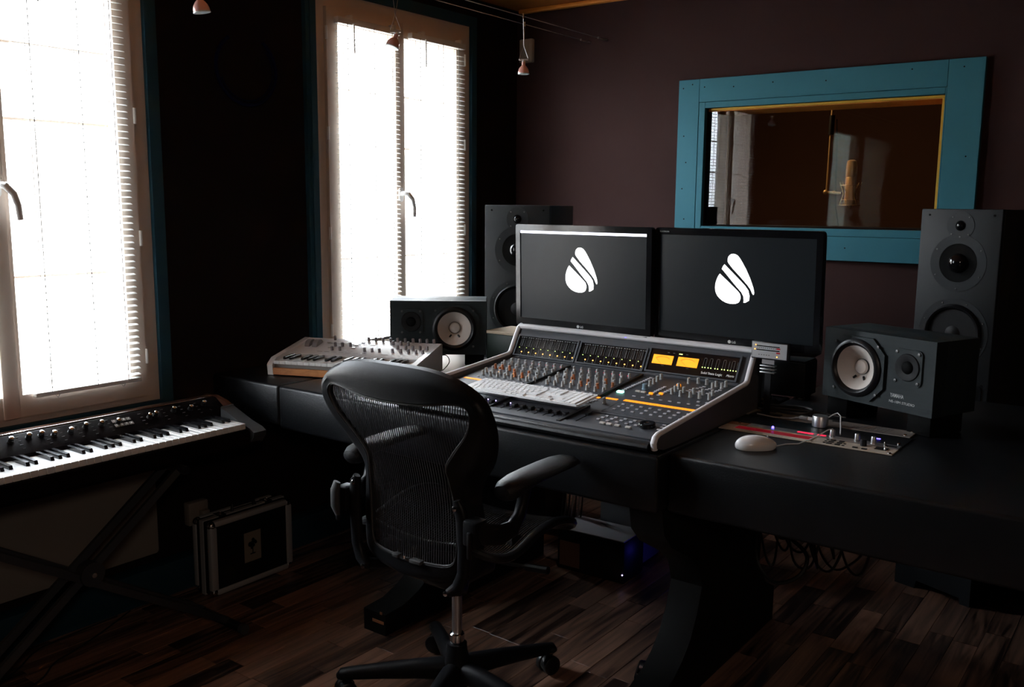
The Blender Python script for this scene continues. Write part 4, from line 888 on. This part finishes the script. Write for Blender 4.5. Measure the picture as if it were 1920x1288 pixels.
for yy in (-.105, .105):
    lt = part('latch', box(-.020, .020, yy-.016, yy+.016, hz, hz+.006, bev=.002), 'chrome', fcx); part('latch_ring', B().tube([(.010*cos(a*pi/6)+.004, yy+.012*sin(a*pi/6), hz+.009) for a in range(12)], .0018, 6, closed=True), 'chrome', lt)
stk = part('sticker', box(hx-.004, hx-.0025, -.040, .036, .085, .200), 'sticker', fcx, label='cream label with a black tree')
trb = B(); random.seed(3)
for k in range(16): a = random.uniform(0, 6.28); q = random.uniform(0, .018); trb.lathe([(random.uniform(.005, .008), 0), (.004, .0004)], (hx-.0025, -.002+q*cos(a), .152+q*.9*sin(a)), (1, 0, 0), 8)
trb.box(hx-.0026, hx-.0021, -.004, .000, .115, .145).box(hx-.0026, hx-.0021, -.014, .010, .112, .116); part('tree_print', trb, 'matte', stk)
rad = thing('radiator', 'flat cream radiator panel on the wall below the left window', 'radiator', (0, -2.75, .175))
part('front_panel', B().prism(rrect(-.53, .53, 0, .40, .012), lambda a, b, d: (d, a, b), .045, .058), 'rad', rad); part('body', box(.0005, .045, -.50, .50, .02, .385), 'rad', rad)
def socket(label, loc, mtx_rot, w_, h_, cat):
    t = thing('wall_socket' if cat == 'socket' else 'wall_box', label, cat, loc, 0); t.rotation_euler = mtx_rot
    return t
ws = thing('wall_socket', 'cream wall socket box above the flight case', 'socket', (0, -2.034, .222)); part('plate', box(.0005, .035, -.042, .042, 0, .088, bev=.005), 'ivory', ws); part('plug', box(.035, .060, .0, .032, .02, .055, bev=.004), 'ivory', ws)
MT['ivoryw'] = mat('cream_box_plastic', (.50, .45, .38), .45)
wx_ = thing('wall_sensor_box', 'small cream box high on the back wall near the far corner', 'alarm box', (.073, 0, 2.144)); part('housing', box(-.040, .040, -.028, -.0005, 0, .118, bev=.006), 'ivoryw', wx_); part('cover', box(-.022, .022, -.034, -.028, .03, .10, bev=.003), 'ivoryw', wx_)
rgx = thing('wall_ring_sign', 'dark blue open ring hung on the dark wall between the windows', 'sign', (.018, -1.735, 1.914))
part('ring', B().tube([(0, .135*cos(t), .130*sin(t)) for t in [R(125+k*290/30) for k in range(31)]], .007, 8), 'bluering', rgx)
part('inner_ring', B().tube([(0, .120*cos(t), .115*sin(t)) for t in [R(200+k*200/20) for k in range(21)]], .003, 6), 'bluering', rgx)
for a in (150, 270, 30): part('bracket', B().cyl((-.0175, .135*cos(R(a)), .13*sin(R(a))), (0, .135*cos(R(a)), .13*sin(R(a))), .004, n=8), 'matte', rgx)

# ------------------------------------------------------------------ low-voltage cable lights
cw = thing('cable_track', 'pair of thin steel cables stretched below the ceiling to the back wall', 'cable track', (.5, -1.5, 2.2))
for xx, zz in ((.450, 2.213), (.548, 2.213)):
    pw('wire', B().cyl((xx, 0-.0005, zz), (xx, -5.4, zz), .0016, n=6), 'steel', cw)
    pw('turnbuckle', B().tube([(xx, -.002-.006*k, zz) for k in range(16)], [.0028+.0022*(k % 2) for k in range(16)], 8), 'steel', cw)
def spot(label, y, zb, tilt=0):
    t = thing('hanging_spot_lamp', label, 'lamp', (.5, y, 2.213), 0, 'small halogen spots on the cable track')
    t.rotation_euler = (0, 0, R(124))
    for s_ in (-1, 1):
        part('rod', B().tube([(s_*.0885, 0, .006), (s_*.0885, 0, -.004), (s_*.004, 0, zb+.115), (0, s_*.004, zb+.105), (0, s_*.020, zb+.060), (0, s_*.006, zb+.057)], .0012, 6), 'steel', t)
        part('clamp', B().cyl((s_*.0885, 0, -.010), (s_*.0885, 0, .010), .0045, n=8), 'chrome', t)
    part('socket', box(-.004, .004, -.020, .020, zb+.052, zb+.060, bev=.001, seg=1).cyl((0, 0, zb+.035), (0, 0, zb+.054), .0045, n=8), 'steel', t)
    m_ = M.Translation((0, 0, zb+.035)) @ Euler((R(tilt), R(tilt*.6), 0)).to_matrix().to_4x4()
    bb_ = part('bulb', B().lathe([(.0075, .012), (.0085, -.003), (.0150, -.009), (.0210, -.018), (.0242, -.028), (.0250, -.036)], n=24, cap=False).xf(m_), 'bulb', t)
    part('bulb_rim', B().lathe([(.0245, -.036), (.0255, -.037), (.0255, -.040), (.0235, -.0405), (.0, -.0385)], n=24, cap=False).xf(m_), 'bulbrim', bb_); part('bulb_neck', B().lathe([(.0062, .020), (.0075, .012), (.0075, .0)], n=12, cap=True).xf(m_), 'whitem', bb_)
    return t
spot('small halogen spot hanging near the back wall corner, farthest along the cables', -.63, -.222)
spot('small halogen spot hanging in front of the middle window, tilted towards the right', -1.435, -.222, 18)
spot('small halogen spot above the dark wall between the windows, at the photo\'s top edge', -2.27, -.232, -8)

# ------------------------------------------------------------------ equipment under the desk
pc = thing('computer_case', 'black computer case with a silver top and violet light, on the floor behind the chair', 'computer', (1.035, -1.105, 0), R(2))
part('body', box(0, .292, 0, .165, .004, .166, bev=.003), 'black', pc); part('top_cover', box(.001, .291, .001, .164, .1665, .171, bev=.001, seg=1), 'silverpc', pc)
part('power_light', B().ball((.288, -.002, .040), .0035, 1), 'ledw', pc); part('vent_panel', box(.01, .10, -.0015, .001, .02, .12), 'boothw', pc)
for a, b in ((.02, .02), (.27, .02), (.02, .14), (.27, .14)): part('foot', B().cyl((a, b, 0), (a, b, .005), .010, n=8), 'rubber', pc)
p2_ = thing('silver_drive_case', 'upright plain silver case standing just behind the silver topped computer', 'case', (1.118, -.925, 0), R(2))
part('body', box(0, .172, 0, .20, .006, .42, bev=.004), 'silverpc', p2_); part('base', box(.004, .168, .004, .196, 0, .0055), 'rubber', p2_)
cb_ = thing('equipment_cabinet', 'grey cabinet under the desk washed by a small blue light', 'cabinet', (1.38, -.78, 0))
part('body', box(0, .26, 0, .14, .03, .36, bev=.004), 'side', cb_); part('plinth', box(.01, .25, .01, .13, 0, .0295), 'blackwood', cb_)
part('blue_light', box(.10, .16, -.006, -.0005, .035, .042), 'ledb', cb_)
ll = bpy.data.lights.new('blue_light_glow', 'POINT'); ll.energy = .05; ll.color = (.06, .05, 1); ll.shadow_soft_size = .02
lo = bpy.data.objects.new('blue_light_glow', ll); COL.objects.link(lo); lo.location = (1.51, -.83, .05)
random.seed(11)
def cable(label, pts, rad, m, group=None):
    o = link('hanging_cable' if 'hang' in label or 'loop' in label or 'droop' in label else 'floor_cable', B().tube(smooth(pts), rad, 6).mesh('cable', m), None, label=label, category='cable')
    if group: o['group'] = group
    return o
for k in range(8):
    x0 = 1.93+.035*k+random.uniform(-.01, .01); x1 = x0+random.uniform(-.05, .09); zb = .40-random.uniform(0, .07)
    cable('black cable hanging in tangled loops below the right desk', [(x0, -1.30, .618), (x0-.01, -1.31, .50), (x0+.02, -1.30+random.uniform(-.03, .03), zb), ((x0+x1)/2+.03, -1.29, zb-.02), (x1+.02, -1.28, .46), (x1, -1.27, .618)], .0038, 'cable', 'tangled cables under the right desk')
cable('thick black cable hanging in one big low loop below the right desk', [(1.935, -1.33, .618), (1.925, -1.33, .42), (1.94, -1.34, .32), (2.00, -1.35, .275), (2.07, -1.34, .31), (2.085, -1.32, .37), (2.03, -1.31, .41), (1.98, -1.30, .42), (1.96, -1.30, .618)], .0060, 'cable')
cable('thin black cable drooping in a shallow loop, rightmost under the right desk', [(2.05, -1.25, .618), (2.09, -1.25, .40), (2.14, -1.25, .325), (2.19, -1.25, .345), (2.235, -1.25, .42), (2.24, -1.25, .618)], .0036, 'cable')
for k in range(7):
    x0 = .985+.009*k; cable('pale grey cable hanging in the bundle beside the computer case', [(x0+.02, -.98+.006*k, .60), (x0+.012, -.98, .42), (x0+.003*k-.01, -.97+.004*k, .30), (x0-.03+.006*k, -.96, .15), (x0-.04, -.95, .006)], .0030, 'cableg' if k % 2 else 'cable', 'cable bundle behind the chair')
cable('thin black cable on the floor between the flight case and the desk', [(.10, -1.72, .004), (.121, -1.651, .004), (.153, -1.552, .004), (.178, -1.456, .004), (.22, -1.35, .004), (.33, -1.2, .004)], .0030, 'cable')
cable('thin black cable curving over the floor under the piano stand, nearer the wall', [(.075, -2.40, .004), (.089, -2.612, .004), (.11, -2.70, .004), (.19, -2.80, .004), (.26, -2.95, .004)], .0028, 'cable')
cable('thin black cable curving over the floor under the piano stand, farther from the wall', [(.072, -2.35, .004), (.15, -2.50, .004), (.20, -2.62, .004), (.23, -2.70, .004), (.30, -2.78, .004), (.36, -2.95, .004)], .0028, 'cable')
pd = thing('foot_pedal', 'small chrome topped foot pedal on the floor against the right desk leg', 'pedal', (1.72, -1.63, 0), R(20))
part('base', box(-.035, .035, -.05, .05, 0, .014, bev=.003), 'black', pd); part('treadle', box(-.028, .028, -.048, .04, .019, .024, bev=.002), 'chrome', pd); part('hinge_pin', B().cyl((-.03, .035, .018), (.03, .035, .018), .005, n=8), 'chrome', pd)


# ================================================================== mesh-backed task chair
CXX, CYY = 1.36, -2.108
chair = thing('task_chair', 'black mesh backed office chair on castors, facing the console', 'chair', (CXX, CYY, 0))
def pcx(name, b, m, par=None, **k):
    b.xf(M.Translation((-CXX, -CYY, 0))); return part(name, b, m, par or chair, **k)
half = [((0, 1.022, -2.360), (0, .930, -2.375)), ((.12, 1.019, -2.358), (.10, .934, -2.370)), ((.20, 1.002, -2.350), (.18, .946, -2.360)), ((.262, .968, -2.338), (.228, .944, -2.350)),
        ((.288, .92, -2.328), (.243, .918, -2.345)), ((.283, .86, -2.305), (.222, .87, -2.335)), ((.25, .79, -2.275), (.172, .815, -2.322)), ((.208, .735, -2.26), (.139, .770, -2.312)),
        ((.193, .69, -2.255), (.141, .735, -2.302)), ((.200, .62, -2.25), (.150, .66, -2.288)), ((.198, .54, -2.255), (.151, .58, -2.284)), ((.180, .475, -2.265), (.147, .525, -2.285)),
        ((.12, .452, -2.28), (.125, .503, -2.290)), ((.06, .445, -2.29), (.06, .497, -2.298)), ((0, .443, -2.293), (0, .495, -2.300))]
full = half+[((-o[0], o[1], o[2]), (-i[0], i[1], i[2])) for o, i in half[-2:0:-1]]
def cat(P, n):
    m_ = len(P); out_ = []
    for i in range(m_):
        a, b, c, d = P[i-1], P[i], P[(i+1) % m_], P[(i+2) % m_]
        for k in range(n):
            t = k/n; out_.append(tuple(.5*((2*b[j])+(c[j]-a[j])*t+(2*a[j]-5*b[j]+4*c[j]-d[j])*t*t+(3*b[j]-a[j]-3*c[j]+d[j])*t*t*t) for j in range(3)))
    return out_
OO = cat([o for o, i in full], 4); II = cat([i for o, i in full], 4)
fb = B(); rings = []
for o, i in zip(OO, II):
    P = lambda q, dy=0, sh=0: V((CXX+o[0]*(1-q)+i[0]*q, o[2]*(1-q)+i[2]*q+dy, o[1]*(1-q)+i[1]*q))
    rings.append([fb.bm.verts.new(p) for p in (P(-.04, .012), P(.0, -.004), P(.18, -.014), P(.5, -.016), P(.80, -.010), P(.94, -.010), P(1.0, -.004), P(.98, .010), P(.5, .012), P(.1, .022))])
fb.skin(rings, closed=True)
pcx('back_frame', fb, 'chairpl')
lip = B().tube([(CXX+i[0], i[2]-.004, i[1]) for i in II], .0035, 6, closed=True); pcx('frame_lip', lip, 'rubber')
rh = [i for o, i in half][4:12]
def edge(z):   # half width and depth of the opening at a height
    if z >= rh[0][1]: return (.243-(z-.918)*.3, -2.345)
    if z <= rh[-1][1]: return (.147-(.525-z)*.6, -2.286)
    for a, b in zip(rh, rh[1:]):
        if b[1] <= z <= a[1]:
            t = (a[1]-z)/(a[1]-b[1]); return (a[0]+(b[0]-a[0])*t, a[2]+(b[2]-a[2])*t)
def surf(x, z):
    w_, y_ = edge(z); q = min(1, abs(x)/w_); return (CXX+x, y_-.016*(1-q*q)+.002, z)
rowsg = []
for k in range(33):
    z = .490+(.948-.490)*k/32; w_, y_ = edge(z); rowsg.append([surf(w_*(-1+2*j/16), z) for j in range(17)])
pcx('back_mesh', B().grid(rowsg), 'fabric')
stb = B()
for k in range(-33, 34):
    xs = k*.0074; seg_ = []
    for j in range(24):
        z = .492+(.946-.492)*j/23; xx = xs*(1+.10*(z-.7)); w_, y_ = edge(z)
        if abs(xx) < w_: p = surf(xx, z); seg_.append((p[0], p[1]-.0012, p[2]))
        else:
            if len(seg_) > 1: stb.tube(seg_, .0012, 4)
            seg_ = []
    if len(seg_) > 1: stb.tube(seg_, .0012, 4)
pcx('mesh_strands', stb, 'strand', kind='stuff')
for s_ in (-1, 1):
    X = lambda dx: CXX+s_*dx
    up_ = pcx('side_bracket', B().tube([(X(.176), -2.318, .694), (X(.182), -2.316, .676), (X(.190), -2.312, .64), (X(.192), -2.308, .56), (X(.189), -2.308, .50), (X(.172), -2.312, .462), (X(.148), -2.318, .444)],
                             [(.010, .008), (.018, .012), (.019, .013), (.019, .014), (.018, .014), (.017, .013), (.012, .010)], 14, flat=(1, 0, 0)), 'chairpl')
    for dx, z in ((.178, .676), (.148, .447)): pcx('bolt', B().lathe([(.007, 0), (.007, .003), (.003, .005), (0, .005)], (X(dx), -2.329, z), (0, -1, 0), 12), 'chrome', up_)
    pcx('arm_joint', box(min(X(.205), X(.250)), max(X(.205), X(.250)), -2.335, -2.285, .588, .655, bev=.008), 'chairpl')
    pcx('joint_slot', box(min(X(.226), X(.238)), max(X(.226), X(.238)), -2.343, -2.333, .560, .630, bev=.004), 'black')
    pcx('arm_stem', B().tube([(X(.238), -2.325, .628), (X(.252), -2.29, .615), (X(.262), -2.25, .605), (X(.268), -2.21, .612), (X(.270), -2.183, .640), (X(.272), -2.172, .675), (X(.272), -2.165, .715)],
                             [(.026, .010), (.028, .014), (.028, .016), (.024, .017), (.017, .016), (.013, .016), (.020, .020)], 14, flat=(0, 0, 1)), 'chairpl')
    pcx('arm_pad', B().tube([(X(.268), -2.262, .712), (X(.268), -2.255, .714), (X(.269), -2.235, .718), (X(.271), -2.19, .729), (X(.272), -2.13, .735), (X(.273), -2.06, .738), (X(.272), -2.00, .738), (X(.270), -1.965, .736), (X(.268), -1.950, .735), (X(.268), -1.946, .735)],
                            [(.004, .008), (.020, .026), (.028, .036), (.022, .043), (.0165, .046), (.0150, .047), (.0145, .046), (.0140, .040), (.010, .026), (.003, .008)], 20, flat=(0, 0, 1)), 'pad')
pcx('tilt_lever', B().tube([(CXX-.232, -2.338, .67), (CXX-.238, -2.341, .645), (CXX-.238, -2.341, .60), (CXX-.232, -2.339, .575)], [(.006, .012), (.010, .016), (.010, .016), (.004, .008)], 10, flat=(0, 1, 0)), 'rubber')
pcx('lumbar_clip', box(CXX-.052, CXX-.030, -2.316, -2.290, .493, .503, bev=.002).box(CXX+.012, CXX+.050, -2.318, -2.290, .492, .502, bev=.002).box(CXX-.03, CXX+.012, -2.312, -2.296, .492, .498, bev=.001), 'rubber')
pcx('clip_screw', B().cyl((CXX-.008, -2.314, .499), (CXX-.008, -2.314, .507), .006, n=10), 'chrome')
# seat
sp_ = smooth([(-2.272, .560, 0), (-2.255, .545, 0), (-2.235, .536, 0), (-2.20, .530, 0), (-2.15, .536, 0), (-2.08, .558, 0), (-2.00, .568, 0), (-1.93, .556, 0), (-1.885, .536, 0), (-1.868, .516, 0)], 4)
def seatp(u_, v, drop=.022):
    w_ = .250-.030*max(0, (v-.75)/.25)**2-.080*max(0, (.42-v)/.42)**2
    k = v*(len(sp_)-1); i = min(int(k), len(sp_)-2); t = k-i; y = sp_[i][0]*(1-t)+sp_[i+1][0]*t; z = sp_[i][1]*(1-t)+sp_[i+1][1]*t
    return (CXX+w_*u_, y, z-drop*(1-u_*u_))
pcx('seat_mesh', B().grid([[seatp(-1+2*j/16, k/28) for j in range(17)] for k in range(29)]), 'fabric')
sb_ = B()
for k in range(-27, 28): sb_.tube([(p[0], p[1], p[2]+.0012) for p in [seatp(k/28, j/24) for j in range(25)]], .0013, 4)
pcx('seat_strands', sb_, 'strand', kind='stuff')
loop_ = [seatp(1, k/24) for k in range(25)]+[seatp(1-2*k/12, 1) for k in range(1, 12)]+[seatp(-1, 1-k/24) for k in range(25)]+[seatp(-1+2*k/12, 0) for k in range(1, 12)]
pcx('seat_frame', B().tube([(p[0], p[1], p[2]-.004) for p in loop_], (.012, .013), 10, closed=True, flat=(0, 0, 1)), 'black')
pcx('seat_support', B().tube([(CXX-.22, -2.12, .540), (CXX-.14, -2.11, .485), (CXX, -2.11, .465), (CXX+.14, -2.11, .485), (CXX+.22, -2.12, .540)], (.022, .018), 10, flat=(0, 1, 0)).tube([(CXX-.20, -1.98, .545), (CXX-.12, -2.0, .49), (CXX, -2.02, .465), (CXX+.12, -2.0, .49), (CXX+.20, -1.98, .545)], (.018, .014), 10, flat=(0, 1, 0)), 'chairpl')
pcx('tilt_housing', box(CXX-.062, CXX+.062, -2.20, -2.0, .375, .462, bev=.018, seg=3).cyl((CXX, CYY, .335), (CXX, CYY, .378), .030, .040, 18), 'black')
for s_ in (-1, 1): pcx('link_arm', B().tube([(CXX+s_*.150, -2.305, .447), (CXX+s_*.130, -2.24, .430), (CXX+s_*.07, -2.16, .42)], (.013, .016), 10), 'chairpl')
pcx('adjust_lever', B().cyl((CXX+.05, -2.06, .43), (CXX+.24, -2.05, .445), .006, n=8).cyl((CXX+.20, -2.052, .442), (CXX+.27, -2.049, .448), .011, n=10), 'black')
pcx('gas_column', B().cyl((CXX, CYY, .20), (CXX, CYY, .337), .0145, n=24), 'steel')
pcx('column_collar', B().lathe([(.020, .186), (.0215, .190), (.0215, .212), (.018, .216), (.0146, .216)], (CXX, CYY, 0), n=28), 'chrome')
bs_c = pcx('base_hub', B().lathe([(.030, .060), (.042, .064), (.043, .10), (.036, .135), (.030, .162), (.0285, .184), (.020, .186)], (CXX, CYY, 0), n=28), 'chairpl')
legm = B().tube([(.02, 0, .098), (.05, 0, .104), (.12, 0, .100), (.22, 0, .090), (.30, 0, .081), (.335, 0, .076), (.345, 0, .070)], [(.034, .030), (.034, .030), (.029, .026), (.023, .022), (.019, .021), (.017, .021), (.009, .014)], 16, flat=(0, 0, 1)).mesh('base_leg', 'chairpl')
whm = B().lathe([(.010, -.010), (.024, -.010), (.0285, -.007), (.0295, 0), (.0285, .007), (.024, .010), (.010, .010)], (0, 0, 0), (0, 1, 0), 28).mesh('wheel', 'black')
rmw = B().lathe([(.0255, -.0112), (.0270, -.0112), (.0285, -.0085)], (0, 0, 0), (0, 1, 0), 28, cap=False).mesh('wheel_rim', 'rubber')
hdm = B().lathe([(.0245, -.0065), (.0250, -.005), (.0250, .005), (.0245, .0065)], (0, 0, .032), (0, 1, 0), 24).cyl((.008, 0, .045), (.008, 0, .072), .008, n=10).mesh('caster_hood', 'black')
for k in range(5):
    a = R(70+72*k); link('base_leg', legm, chair, (0, 0, 0), (0, 0, a))
    sw_ = R((70, 20, 60, 110, 40)[k])
    hd_ = link('caster', hdm, chair, (.322*cos(a), .322*sin(a), 0), (0, 0, sw_))
    for s_ in (-1, 1): link('wheel', whm, hd_, (0, s_*.017, .0296))
